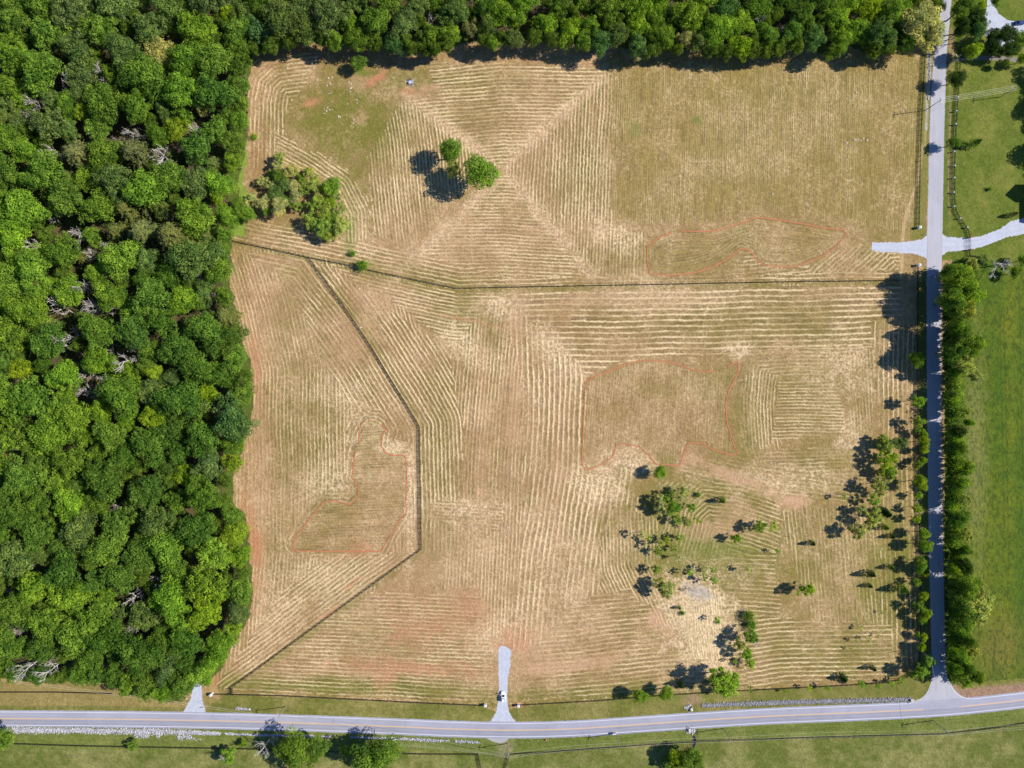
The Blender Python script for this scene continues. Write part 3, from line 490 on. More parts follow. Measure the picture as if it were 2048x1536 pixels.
# ------------------------------------------------------------------ paved surfaces
def resample(P, step):
    P = [np.array(p, float) for p in P]; L = [0]
    for i in range(1, len(P)): L.append(L[-1]+np.linalg.norm(P[i]-P[i-1]))
    n = max(2, int(L[-1]/step)+1); t = np.linspace(0, L[-1], n)
    xs_ = np.interp(t, L, [p[0] for p in P]); ys_ = np.interp(t, L, [p[1] for p in P])
    return np.stack([xs_, ys_], 1), t
def smooth_line(P, n=3):
    P = np.array(P, float)
    for _ in range(n):
        Q = [P[0]]
        for i in range(len(P)-1): Q += [P[i]*.75+P[i+1]*.25, P[i]*.25+P[i+1]*.75]
        Q.append(P[-1]); P = np.array(Q)
    return P
def strip(name, L, R, z, mat, colfn, nac=25, step=4.0, parent=None, rag=0.0):
    """sheet between two long edges (photo px); colfn(across 0..1, along px) -> albedo"""
    n = max(len(L), int(np.linalg.norm(np.array(L[-1])-L[0])/step))
    def rs(P):
        P = np.array(P, float); D = np.concatenate([[0], np.cumsum(np.linalg.norm(np.diff(P, axis=0), axis=1))])
        t = np.linspace(0, D[-1], n); return np.stack([np.interp(t, D, P[:, 0]), np.interp(t, D, P[:, 1])], 1)
    L = rs(L); R = rs(R); a = np.linspace(0, 1, nac)
    if rag:
        q = np.random.default_rng(n); dr = (R-L)/np.linalg.norm(R-L, axis=1)[:, None]
        L = L + dr*q.normal(0, rag, (n, 1)); R = R + dr*q.normal(0, rag, (n, 1))
    P = L[:, None, :]*(1-a[None, :, None]) + R[:, None, :]*a[None, :, None]
    X = P[..., 0]; Y = P[..., 1]
    V = np.stack([(X-1024)*S, (768-Y)*S, np.full(X.shape, z)], -1).reshape(-1, 3)
    ii = np.arange(n*nac).reshape(n, nac)
    F = np.stack([ii[:-1, :-1], ii[:-1, 1:], ii[1:, 1:], ii[1:, :-1]], -1).reshape(-1, 4)
    v0, v1, v3 = V[F[0, 0]], V[F[0, 1]], V[F[0, 3]]
    if np.cross(v1-v0, v3-v0)[2] < 0: F = F[:, ::-1]
    me = mesh_np(name, V, F, mat)
    c = colfn(np.broadcast_to(a[None, :], X.shape), X, Y)
    rgba = np.ones((n*nac, 4), np.float32); rgba[:, :3] = np.clip(c.reshape(-1, 3), 0.01, 0.85)
    me.color_attributes.new('albedo', 'FLOAT_COLOR', 'POINT').data.foreach_set('color', rgba.ravel())
    return link(name, me, parent)
def offset(P, d):
    P = np.array(P, float); T = np.gradient(P, axis=0); T /= np.linalg.norm(T, axis=1)[:, None]
    N = np.stack([-T[:, 1], T[:, 0]], 1)
    return P + N*(np.asarray(d)[:, None] if np.ndim(d) else d)
mainP = smooth_line(MAIN, 3)
def c_main(a, X, Y):
    base = alb(186, 181, 196)[None, None, :]*np.ones(X.shape+(3,))
    lane = np.where(a < 0.5, 0.0, 1.0)
    f = 1 - 0.10*lane
    for c0, w_, d in ((0.22, .05, .05), (0.38, .05, .06), (0.62, .045, .13), (0.78, .05, .12)):
        f = f - d*np.exp(-((a-c0)/w_)**2)
    f = f*(0.97+0.06*vn(X, Y, (60, 3), 70))*(0.98+0.04*vn(X, Y, 5, 71))
    edge = np.maximum(np.clip((0.06-a)/0.05, 0, 1), np.clip((a-0.94)/0.05, 0, 1))
    pt = np.where(vn(X, Y, (90, 400), 72) > 0.62, 0.955, 1.0)*(1-.06*np.clip((vn(X, Y, (24, 2.2), 76)-.68)*6, 0, 1))*(1-.10*(np.abs(((X+vn(X, Y, 9, 77)*9)/71) % 1-.5) < .008)*(vn(X, Y, 60, 78) > .45))
    return base*(f*(1-0.06*edge)*pt)[..., None]
halfw = 16.8
main_road = strip('main_road', offset(mainP, -halfw), offset(mainP, halfw), 0.030, M_road, c_main, nac=41, step=3, rag=0.28)
tag(main_road, 'two-lane grey asphalt road crossing the foot of the photo', 'road', kind='structure')
def line_strip(name, P, w, z, mat, parent, xr=None):
    P = np.array(P, float)
    if xr: P = P[(P[:, 0] >= xr[0]) & (P[:, 0] <= xr[1])]
    A_, B_ = offset(P, -w/2), offset(P, w/2); n = len(P)
    V = [(*G(*p), z) for p in A_]+[(*G(*p), z) for p in B_]
    F = np.array([(i, n+i, n+i+1, i+1) for i in range(n-1)])
    return link(name, mesh_np(name, V, F, mat), parent)
fineM, _ = resample(mainP, 5)
line_strip('centre_line', fineM, 1.9, 0.036, M_yellow, main_road, (-190, 1849))
line_strip('centre_line', fineM, 1.9, 0.036, M_yellow, main_road, (1918, 2240))
line_strip('edge_line', offset(fineM, 13.2), 0.95, 0.036, M_white, main_road)
up = offset(fineM, -13.2)
line_strip('edge_line', up, 0.95, 0.036, M_white, main_road, (-190, 1822))
line_strip('edge_line', np.vstack([smooth_line([(1901, 1366), (1906, 1380), (1918, 1392), (1935, 1398), (1960, 1397)], 2), up[up[:, 0] > 1962]]), 0.95, 0.036, M_white, main_road)
def c_lane(a, X, Y):
    base = alb(200, 194, 203)[None, None, :]*np.ones(X.shape+(3,))
    f = np.ones(X.shape)
    for c0, w_, d in ((0.25, .03, .07), (0.31, .012, .07), (0.44, .04, .03), (0.66, .05, .03), (0.02, .03, .12), (0.98, .02, .12)):
        f = f - d*np.exp(-((a-c0)/w_)**2)
    f = f*(0.95+0.08*vn(X, Y, (3, 60), 73))*(1-.10*(np.abs(((Y+vn(X, Y, 8, 77)*12)/83) % 1-.5) < .007))*np.where(vn(X, Y, (300, 60), 79) > .62, .965, 1.0)
    base = base*f[..., None]
    ctr = (np.exp(-((a-0.54)/0.02)**2)*0.22)[..., None]*np.clip(vn(X, Y, (50, 12), 74)*1.5, 0, 1)[..., None]
    base = base*(1-ctr)+alb(226, 206, 186)*ctr
    return base
Lf = ROAD_L + [(1863, 1362), (1857, 1382), (1846, 1395), (1830, 1405), (1818, 1420)]
Rf = ROAD_R + [(1895, 1355), (1904, 1373), (1918, 1389), (1935, 1397), (1960, 1408)]
side_road = strip('side_road', smooth_line(Lf, 1), smooth_line(Rf, 1), 0.016, M_road, c_lane, nac=61, step=3, rag=0.3)
tag(side_road, 'pale side road running north to south along the right side', 'road', kind='structure')
line_strip('edge_line', smooth_line([(1863, 1364), (1856, 1384), (1843, 1398), (1822, 1406)], 2), 0.7, 0.034, M_white, side_road)

def c_gravel(a, X, Y):
    b = alb(208, 208, 222)[None, None, :]*np.ones(X.shape+(3,))
    f = 0.93+0.14*vn(X, Y, 3, 75)-0.05*(np.exp(-((a-.3)/.08)**2)+np.exp(-((a-.7)/.08)**2))
    e = np.clip((0.06-np.minimum(a, 1-a))/0.06, 0, 1)*0.35
    return b*f[..., None]*(1-e[..., None])+alb(180, 150, 120)*e[..., None]
def drive(label, L, R, z=0.012):
    return tag(strip('gravel_driveway', L, R, z, M_gravel, c_gravel, nac=21, step=2, rag=0.7), label, 'driveway', kind='structure')
drive('gravel driveway with a white car, running up into the field',
      [(1002, 1291), (996, 1300), (996, 1330), (998, 1370), (996, 1400), (992, 1425), (978, 1446)], [(1011, 1293), (1022, 1300), (1021, 1325), (1016, 1355), (1014, 1400), (1018, 1425), (1034, 1446)])
drive('short gravel driveway coming out of the left wood to the main road', [(396, 1340), (389, 1365), (380, 1400), (364, 1427)], [(410, 1340), (404, 1368), (405, 1400), (412, 1427)])
drive('gravel stub driveway west of the side road', [(1744, 484), (1770, 485), (1800, 484), (1830, 481), (1845, 477), (1856, 470)], [(1743, 505), (1770, 506), (1800, 507), (1825, 507), (1840, 511), (1856, 518)])
drive('curving gravel driveway with a gate, east of the side road', [(1880, 464), (1895, 474), (1930, 476), (1960, 473), (2000, 458), (2020, 443), (2048, 435), (2120, 425)], [(1880, 514), (1895, 504), (1935, 500), (1960, 495), (1990, 484), (2015, 474), (2048, 468), (2120, 460)])
drive('pale gravel drive with a blue car in the top right corner', [(1974, -20), (1974, 3), (1972, 25), (1966, 42), (1965, 64), (1990, 100)], [(1985, -20), (1990, 12), (1998, 28), (2015, 40), (2045, 45), (2100, 50)], )
side_lane = strip('dirt_track', [(1906, 118), (1960, 112), (2000, 112), (2100, 120)], [(1906, 122), (1960, 120), (2000, 121), (2100, 131)], 0.010, M_gravel, lambda a, X, Y: alb(150, 140, 128)*np.ones(X.shape+(3,)), nac=9, step=3)
tag(side_lane, 'narrow dirt track crossing the shaded top right lawn', 'track', kind='structure')

def flat(name, pts, z, mat, rgb=None):
    pts = [(*G(*p), z) for p in pts]
    o = link(name, mesh_np(name, pts, [tuple(range(len(pts)))], mat))
    if rgb is not None:
        me = o.data; d = np.ones((len(pts), 4), np.float32); d[:, :3] = alb(*rgb)
        me.color_attributes.new('albedo', 'FLOAT_COLOR', 'POINT').data.foreach_set('color', d.ravel())
    return o
apron = flat('field_gate_apron', [(972, 1476), (1018, 1477), (1010, 1484), (1000, 1487), (985, 1483)], 0.014, M_road, (188, 182, 184))
tag(apron, 'small asphalt apron on the south edge of the main road', 'apron', kind='structure')
ditch = flat('ditch_water', [(1386, 1472), (1390, 1472), (1393, 1483), (1388, 1496), (1384, 1496), (1388, 1484)], 0.014, plain('ditch_water', (0.01, 0.015, 0.035), 0.08, noise=.1, spec=.5))
tag(ditch, 'narrow dark ditch water beside the culvert stones south of the road', 'water', kind='structure')

# stone-lined ditches: too many stones to count
def riprap(label, path, widths, n, size=(0.25, 0.7), seed=1, hole=0.0, stone=(214, 208, 214)):
    r = np.random.default_rng(seed)
    P, t = resample(path, 2); Wd = np.interp(np.linspace(0, 1, len(P)), np.linspace(0, 1, len(widths)), widths)
    ico = np.array([(0, 0, 1), (.89, 0, .45), (.28, .85, .45), (-.72, .53, .45), (-.72, -.53, .45), (.28, -.85, .45), (.72, .53, -.45), (-.28, .85, -.45), (-.89, 0, -.45), (-.28, -.85, -.45), (.72, -.53, -.45)])
    fc = np.array([(0, 1, 2), (0, 2, 3), (0, 3, 4), (0, 4, 5), (0, 5, 1), (1, 6, 2), (2, 7, 3), (3, 8, 4), (4, 9, 5), (5, 10, 1), (2, 6, 7), (3, 7, 8), (4, 8, 9), (5, 9, 10), (1, 10, 6)])
    Vs = []; Fs = []; Cs = []
    T = np.gradient(P, axis=0); T /= np.linalg.norm(T, axis=1)[:, None]
    k = 0
    while k < n:
        i = r.integers(0, len(P)); o = r.normal(0, 0.42)
        if abs(o) > 1.1: continue
        if hole and vn(P[i][:1], P[i][1:]+o*4, 14, 80)[0] < hole: k += 1; continue
        p = P[i] + np.array([-T[i][1], T[i][0]])*o*Wd[i]/2*1.15 + r.normal(0, .5, 2)
        s_ = r.uniform(*size)*np.array([r.uniform(.7, 1.2), r.uniform(.7, 1.2), r.uniform(.5, .8)])
        v = ico*(1+r.normal(0, .12, ico.shape))*s_/2; an = r.uniform(0, 6.28); c, s2 = math.cos(an), math.sin(an)
        v = np.stack([v[:, 0]*c-v[:, 1]*s2, v[:, 0]*s2+v[:, 1]*c, v[:, 2]], 1)
        gx, gy = G(*p); v += (gx, gy, s_[2]*.2)
        Fs.append(fc+len(Vs)*11); Vs.append(v); Cs.append(np.repeat(alb(*(np.array(stone)*r.uniform(.70, 1.10)).clip(0, 250))[None], 11, 0)); k += 1
    me = mesh_np('ditch_stones', np.concatenate(Vs), np.concatenate(Fs), M_gravel)
    d = np.ones((len(Vs)*11, 4), np.float32); d[:, :3] = np.concatenate(Cs)
    me.color_attributes.new('albedo', 'FLOAT_COLOR', 'POINT').data.foreach_set('color', d.ravel())
    tag(link('ditch_stones', me), label, 'stones', kind='stuff')
riprap('band of white broken stone along the road edge, bottom left', [(-90, 1460), (120, 1461), (250, 1462), (330, 1463), (440, 1467)], [14, 13, 11, 13, 6], 5200, seed=1)
riprap('scattered pale stones below the white stone band, bottom left', [(270, 1470), (340, 1473), (420, 1476)], [12, 13, 6], 900, seed=2, hole=.4)
riprap('thin line of grey ditch stones between the main road and the southern trees', [(400, 1466), (520, 1470), (700, 1474), (800, 1478), (870, 1481), (960, 1485)], [5, 4, 4, 4, 7, 5], 2300, seed=3, hole=.25)
riprap('long grey stone-lined ditch on the north side of the main road', [(1404, 1411), (1500, 1407), (1640, 1403), (1740, 1401), (1822, 1399)], [8, 9, 9, 9, 10], 4200, seed=4, stone=(178, 172, 176))
riprap('small grey stone heap at the culvert mouth north of the road', [(1372, 1417), (1380, 1410)], [8, 3], 170, seed=5)
riprap('patch of grey stones just south of the main road', [(1373, 1460), (1388, 1463)], [11, 12], 320, seed=6)
riprap('faint patch of pink-grey stones on the verge by the left driveway', [(472, 1417), (500, 1419)], [5, 5], 160, seed=7)
riprap('strip of grey stones beside the north end of the side road', [(1860, 98), (1859, 150), (1856, 200)], [5, 5, 4], 260, seed=8, hole=.2)

# orange marking loops
def loop(label, P):
    segs = []; cur = []
    for p in P+[None]:
        if p is None:
            if len(cur) > 1: segs.append(cur)
            cur = []
        else: cur.append(p)
    mb = MB()
    for sg in segs:
        Q, _ = resample(sg, 3.0)
        Q = Q + (np.random.default_rng(3).random(Q.shape)-.5)*0.7
        Lw, Rw = offset(Q, -1.0), offset(Q, 1.0)
        for i in range(len(Q)-1):
            a, b, c, d = [Vector((*G(*p), 0.04)) for p in (Lw[i], Rw[i], Rw[i+1], Lw[i+1])]
            mb.poly([a+Vector((0, 0, .06)), d+Vector((0, 0, .06)), c+Vector((0, 0, .06)), b+Vector((0, 0, .06))])
            mb.poly([a, a+Vector((0, 0, .06)), b+Vector((0, 0, .06)), b]); mb.poly([a-Vector((0, 0, .04)), d-Vector((0, 0, .04)), d+Vector((0, 0, .06)), a+Vector((0, 0, .06))]); mb.poly([b-Vector((0, 0, .04)), b+Vector((0, 0, .06)), c+Vector((0, 0, .06)), c-Vector((0, 0, .04))])
    tag(mb.build('orange_marker_line', M_orange), label, 'marker line', 'orange marker loops laid on the field')
loop('orange marker loop in the upper right field, near the stub driveway', LOOP1)
loop('large orange marker loop with jagged lower side, right of the centre', LOOP2)
loop('orange marker loop in the left field inside the bent fence', LOOP3+[None])
# ------------------------------------------------------------------ fences
_pm = MB(); _pm.box((0, 0, 0.72), (0.16, 0.16, 1.5)); POST = _pm.mesh('post', M_fence)
def fence(name, label, pts, group='black board fences', spacing=2.44, start=True):
    P = [Vector((*G(*p), 0)) for p in pts]
    root = empty(name, P[0]); tag(root, label, 'fence', group)
    L = [0]
    for i in range(1, len(P)): L.append(L[-1]+(P[i]-P[i-1]).length)
    n = max(2, int(round(L[-1]/spacing))); k = 0
    spots = []
    for j in range(n+1):
        t = L[-1]*j/n
        i = min(max(0, next((q for q in range(len(L)-1) if L[q+1] >= t), len(L)-2)), len(L)-2)
        f = (t-L[i])/(L[i+1]-L[i]); spots.append((P[i].lerp(P[i+1], f), (P[i+1]-P[i])))
    extra = []
    for j, (p, d) in enumerate(spots):
        a = math.atan2(d.y, d.x)
        if j < 100:
            o = link('post', POST, root, p-P[0]); o.rotation_euler = (0, 0, a)
        else: extra.append((p-P[0], a))
    if extra:
        mb = MB()
        for p, a in extra: mb.box((p.x, p.y, 0.72), (0.16, 0.16, 1.5), a)
        tag(mb.build('post', M_fence, root), kind='stuff')
    for h in (0.35, 0.68, 1.01, 1.34):
        mb = MB()
        for i in range(len(P)-1):
            d = P[i+1]-P[i]; a = math.atan2(d.y, d.x); nrm = Vector((-math.sin(a), math.cos(a), 0))*0.10
            m_ = n and max(1, int(d.length/ (spacing*2)))
            for q in range(m_):
                c = P[i].lerp(P[i+1], (q+.5)/m_)-P[0]+nrm
                mb.box((c.x, c.y, h+random.uniform(-.01, .01)), (d.length/m_*1.004, 0.045, 0.145), a+random.uniform(-.002, .002))
        mb.build('rail', M_fence, root)
    return root
fence('board_fence', 'black board fence crossing the whole field from the left wood to the side road', FENCE_A)
fence('board_fence', 'black board fence running diagonally then straight down the left half of the field', FENCE_B)
fence('board_fence', 'black board fence slanting down to the lower left corner of the field', FENCE_C)
fence('board_fence', 'black board fence along the main road between the two lower gravel driveways', [(426, 1387), (560, 1390), (700, 1397), (850, 1405), (969, 1410)])
fence('board_fence', 'black board fence along the main road east of the white car', [(1040, 1409), (1200, 1400), (1330, 1389), (1470, 1381), (1600, 1374), (1700, 1369), (1770, 1364), (1800, 1358), (1822, 1344), (1836, 1322), (1840, 1300)])
fence('board_fence', 'black board fence beside the side road below its crossing driveways', [(1840, 1300), (1839, 1150), (1836, 1000), (1834, 850), (1833, 700), (1834, 535)])
fence('board_fence', 'black board fence west of the side road in its upper stretch', [(1836, 457), (1838, 350), (1841, 250), (1846, 150), (1849, 95)])
fence('board_fence', 'black board fence with pale post caps east of the side road', [(1920, 95), (1914, 180), (1909, 260), (1906, 340), (1906, 400), (1910, 425), (1923, 445), (1934, 462), (1937, 475)])
fence('board_fence', 'short piece of black fence just below the driveway gate', [(1936, 500), (1937, 512), (1960, 514)])
fence('board_fence', 'black board fence under the left wood at the left photo edge', [(-60, 1383), (0, 1383), (110, 1383), (225, 1386)])
fence('board_fence', 'long black fence behind the trees south of the main road', [(30, 1486), (150, 1490), (300, 1493), (480, 1496), (700, 1503), (860, 1507), (956, 1507)])
fence('board_fence', 'black side fence going down from the left corner of the southern field gate', [(956, 1507), (962, 1536), (968, 1570)])
fence('board_fence', 'black side fence going down from the right corner of the southern field gate', [(1019, 1507), (1011, 1536), (1003, 1570)])
fence('board_fence', 'long black fence south of the main road across the lower right', [(1019, 1507), (1150, 1499), (1300, 1487), (1400, 1481), (1550, 1476), (1700, 1472), (1890, 1466), (1960, 1458), (2048, 1445), (2110, 1434)])
fence('board_fence', 'stub of black fence joining the slanting fence to the roadside fence', [(465, 1376), (465, 1387)])
caps = [(1912, 197), (1909, 224), (1908, 250), (1905, 305), (1906, 333), (1905, 357), (1904, 386), (1905, 414), (1917, 438), (1931, 456)]
for i, (x, y) in enumerate(caps):
    mb = MB(); mb.box((0, 0, 0.8), (0.42, 0.42, 1.6)); r = mb.build('fence_pier', M_stone, None, (*G(x, y), 0))
    mb = MB(); mb.box((0, 0, 1.68), (0.62, 0.62, 0.16), taper=.7); c = mb.build('cap', M_stone, r)
    tag(r, 'small white capped pier, %s along the fence east of the side road' % ['topmost', 'second from the top', 'third from the top', 'fourth from the top', 'fifth from the top', 'sixth from the top', 'seventh from the top', 'eighth from the top', 'ninth from the top', 'lowest'][i], 'pier', 'white piers along the eastern fence')
def pillar(x, y, label, s=1.0, rot=0.0):
    mb = MB(); mb.box((0, 0, 0.9*s), (0.95*s, 0.95*s, 1.8*s)); mb.box((0, 0, 0.12), (1.2*s, 1.2*s, .25)); r = mb.build('entrance_pillar', M_stone, None, (*G(x, y), 0)); r.rotation_euler.z = rot
    mb = MB(); mb.box((0, 0, 1.9*s), (1.25*s, 1.25*s, .2*s)); mb.box((0, 0, 2.08*s), (1.0*s, 1.0*s, .18*s), taper=.3); mb.build('cap', M_stone, r)
    tag(r, label, 'pillar', 'stone entrance pillars')
pillar(971, 1408, 'white stone pillar at fence end, left of the central driveway')
pillar(1037, 1409, 'white stone pillar at fence end, right of the central driveway')
pillar(425, 1387, 'tilted white stone pillar at fence end beside the left driveway', rot=.6)
pillar(1836, 456, 'white stone pillar at fence end above the stub driveway')
pillar(1835, 531, 'white stone pillar at fence end below the stub driveway')
# driveway gate: two arched leaves
g0, g1 = Vector((*G(1937, 476), 0)), Vector((*G(1937, 500), 0))
gate = empty('driveway_gate', g0); tag(gate, 'black two-leaf arched gate across the eastern gravel driveway', 'gate')
D = g1-g0
for s_ in (0, 1):
    mb = MB(); a = D*(0.5*s_)+D*0.02; b = D*(0.5*s_+0.46); n = 9
    for i in range(n+1):
        f = i/n; p = a.lerp(b, f); q = f if s_ == 0 else 1-f
        top = 1.2+0.6*math.sin(q*math.pi/2)
        mb.tube((p.x, p.y, 0.1), (p.x, p.y, top), .03, .03, 5)
        if i:
            mb.tube((pp.x, pp.y, pt), (p.x, p.y, top), .045, .045, 5)
            mb.tube((pp.x, pp.y, .15), (p.x, p.y, .15), .04, .04, 5); mb.tube((pp.x, pp.y, .8), (p.x, p.y, .8), .04, .04, 5)
        pp, pt = p, top
    c = a.lerp(b, .5)
    for i in range(12):
        t0, t1 = i*math.pi/6, (i+1)*math.pi/6; u = D.normalized()
        mb.tube(c+u*.45*math.cos(t0)+Vector((0, 0, .8+.35*math.sin(t0))), c+u*.45*math.cos(t1)+Vector((0, 0, .8+.35*math.sin(t1))), .035, .035, 5)
    mb.build('gate_leaf', M_fence, gate)
for p in (Vector((0, 0, 0)), D):
    mb = MB(); mb.box((p.x, p.y, 1.0), (.5, .5, 2.0)); mb.box((p.x, p.y, 2.05), (.62, .62, .12)); mb.build('gate_post', plain('brick', (0.35, 0.14, 0.10), .9), gate)

# ------------------------------------------------------------------ plants: prototypes
def leafcards(C_, Nn, size, r):
    """quads at C_ with rough normal Nn"""
    n = len(C_)
    N = Nn + r.normal(0, .45, (n, 3)); N /= np.linalg.norm(N, axis=1)[:, None]
    R = r.normal(0, 1, (n, 3)); U = np.cross(N, R); U /= np.linalg.norm(U, axis=1)[:, None]; V = np.cross(N, U)
    a = (size*r.uniform(.6, 1.3, n))[:, None]/2; b = a*r.uniform(.55, 1.0, n)[:, None]
    bend = N*a*r.uniform(-.3, .3, (n, 1))
    P = np.stack([C_-U*a+bend, C_-V*b, C_+U*a+bend, C_+V*b], 1)
    return P.reshape(-1, 3)
def finish_leaves(name, P, var):
    F = np.arange(len(P)).reshape(-1, 4)
    me = mesh_np(name, P, F, M_leaf)
    me.attributes.new('var', 'FLOAT', 'FACE').data.foreach_set('value', np.asarray(var, np.float32))
    return me
def broad_crown(seed, R=7.0, zc=11.5, rz=5.2, nl=46, lr=(1.3, 2.3), per=150, leaf=.52, irr=.22, low=True):
    r = np.random.default_rng(seed); Ps = []; Vr = []
    k = r.uniform(0, 6.28, 3); am = r.uniform(.4, 1, 3)*irr
    i = 0; placed = []
    while i < nl:
        u = r.uniform(-.25 if low else .0, 1); th = r.uniform(0, 6.28)
        rad = R*(1+am[0]*math.sin(2*th+k[0])+am[1]*math.sin(3*th+k[1])+am[2]*.6*math.sin(5*th+k[2]))*.84
        q = math.sqrt(max(0, 1-u*u)); f = r.uniform(.70, 1.06)
        c = np.array([rad*q*math.cos(th)*f, rad*q*math.sin(th)*f, zc+rz*u*f*(1+.12*r.normal())])
        l = r.uniform(*lr)
        if any(np.linalg.norm(c-p) < .52*(l+pl) for p, pl in placed) and r.random() < .85: continue
        placed.append((c, l)); i += 1
    for c, l in placed:
        n = int(per*(l/1.8)**2)
        d = r.normal(0, 1, (n, 3)); d[:, 2] = np.abs(d[:, 2])*1.0-.35; d /= np.linalg.norm(d, axis=1)[:, None]
        rr = l*(r.uniform(.72, 1.06, n))*(1+.18*np.sin(d[:, 0]*5+c[0])*np.sin(d[:, 1]*5+c[1]))
        Ps.append(leafcards(c+d*rr[:, None]*np.array([1, 1, .82]), d, leaf, r)); Vr.append(np.clip(r.normal(.45, .22)+r.normal(0, .16, n), 0, 1))
    # loose inner foliage so that the crown is not hollow
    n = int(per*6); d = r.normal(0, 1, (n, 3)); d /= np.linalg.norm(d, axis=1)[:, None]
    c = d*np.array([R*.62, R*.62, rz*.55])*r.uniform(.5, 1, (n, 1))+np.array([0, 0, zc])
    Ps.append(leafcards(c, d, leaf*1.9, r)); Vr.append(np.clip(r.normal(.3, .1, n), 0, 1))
    return np.concatenate(Ps), np.concatenate(Vr)
def soft_crown(seed, R=4.0, zc=6.5, rz=3.6, nl=26, per=60, leaf=.42, gap=.35):
    r = np.random.default_rng(seed); Ps = []; Vr = []
    for i in range(nl):
        th = r.uniform(0, 6.28); u = r.uniform(-.5, 1); q = math.sqrt(1-u*u)
        f = r.uniform(.35, .95)
        c = np.array([R*q*f*math.cos(th), R*q*f*math.sin(th), zc+rz*u*f]); l = r.uniform(.16, .32)*R
        n = int(per*r.uniform(.5, 1.2)); d = r.normal(0, 1, (n, 3)); d /= np.linalg.norm(d, axis=1)[:, None]
        Ps.append(leafcards(c+d*(l*r.uniform(.3, 1.1, n))[:, None]*np.array([1, 1, .6]), d*.5+np.array([0, 0, .6]), leaf, r)); Vr.append(np.clip(r.normal(.5, .16)+r.normal(0, .16, n), 0, 1))
    return np.concatenate(Ps), np.concatenate(Vr)
def cone_crown(seed, R=2.0, h0=.6, h=8.0, n=1700, leaf=.42, irr=.25):
    r = np.random.default_rng(seed); t = r.uniform(0, 1, n)**.7; th = r.uniform(0, 6.28, n)
    rad = R*(1-t)**.75*(1+irr*np.sin(th*4+seed)+irr*np.sin(t*24+th*2))*r.uniform(.75, 1.05, n)+.06
    c = np.stack([rad*np.cos(th), rad*np.sin(th), h0+t*(h-h0)], 1)
    d = np.stack([np.cos(th), np.sin(th), np.full(n, .5)], 1)
    return leafcards(c, d, leaf, r), np.clip(r.normal(.4, .17, n), 0, 1)
def cedar_crown(seed, R=5.0, h=15.0):
    r = np.random.default_rng(seed); Ps = []; Vr = []
    for i in range(150):
        t = r.uniform(0, 1)**.8; th = r.uniform(0, 6.28); L = R*(1-t)**.6*r.uniform(.7, 1.1)+.5
        z = 3+t*(h-3); n = int(18+9*L); s_ = r.uniform(.15, 1, n)
        c = np.stack([np.cos(th)*L*s_, np.sin(th)*L*s_, z+s_*L*r.uniform(-.12, .22)+0*s_], 1)+r.normal(0, .22, (n, 3))
        Ps.append(leafcards(c, np.tile([0, 0, 1.], (n, 1))+.5*np.array([math.cos(th), math.sin(th), 0]), .48, r)); Vr.append(np.clip(r.normal(.45, .2)+r.normal(0, .14, n), 0, 1))
    return np.concatenate(Ps), np.concatenate(Vr)
def branches(seed, h, spread, n1=9, depth=3, r0=.22, start=.25, twig=.05, up=.5):
    rr = random.Random(seed); mb = MB()
    def grow(p, d, L, rad, lev):
        q = p; segs = 3
        for i in range(segs):
            d = (d+Vector((rr.gauss(0, .16), rr.gauss(0, .16), rr.gauss(0, .10)+.03))).normalized()
            nq = q+d*L/segs; r1 = max(twig, rad*(1-.22*(i+1)))
            mb.tube(q, nq, max(twig, rad*(1-.22*i)), r1, 5 if lev < 2 else 3, caps=False); q = nq
            if lev < depth:
                for _ in range(2 if lev < 2 else 1):
                    a = rr.uniform(0, 6.28); nd = (d+Vector((math.cos(a), math.sin(a), rr.uniform(-.1, .45)))*rr.uniform(.6, 1.0)).normalized()
                    grow(q, nd, L*rr.uniform(.45, .7), rad*.55, lev+1)
    mb.tube((0, 0, -.3), (0, 0, h*start), r0*1.25, r0, 8, caps=False)
    top = Vector((0, 0, h*start)); cur = top
    for i in range(n1):
        f = i/max(1, n1-1); z = h*(start+(.80-start)*f); p = Vector((rr.gauss(0, .05), rr.gauss(0, .05), z))
        mb.tube(cur, p, r0*(1-f*.6), r0*(1-f*.7), 6, caps=False); cur = p
        a = i*2.4+rr.uniform(-.4, .4); d = Vector((math.cos(a), math.sin(a), up+f*.8)).normalized()
        grow(p, d, spread*(1-.45*f)*rr.uniform(.6, .85), r0*.5, 1)
    return mb
def limb_trunk(seed, h, R, r0):
    rr = random.Random(seed); mb = MB()
    mb.tube((0, 0, -.4), (0, 0, h*.28), r0*1.35, r0, 10, caps=False); mb.tube((0, 0, h*.28), (rr.uniform(-.3, .3), rr.uniform(-.3, .3), h*.72), r0, r0*.3, 8)
    for i in range(7):
        a = i*.9+rr.uniform(-.3, .3); z = h*rr.uniform(.28, .55); e = Vector((math.cos(a)*R*.62, math.sin(a)*R*.62, z+h*.22)); m_ = Vector((math.cos(a)*R*.25, math.sin(a)*R*.25, z+h*.06))
        mb.tube((0, 0, z), m_, r0*.42, r0*.3, 6, caps=False); mb.tube(m_, e, r0*.3, r0*.08, 5)
    return mb

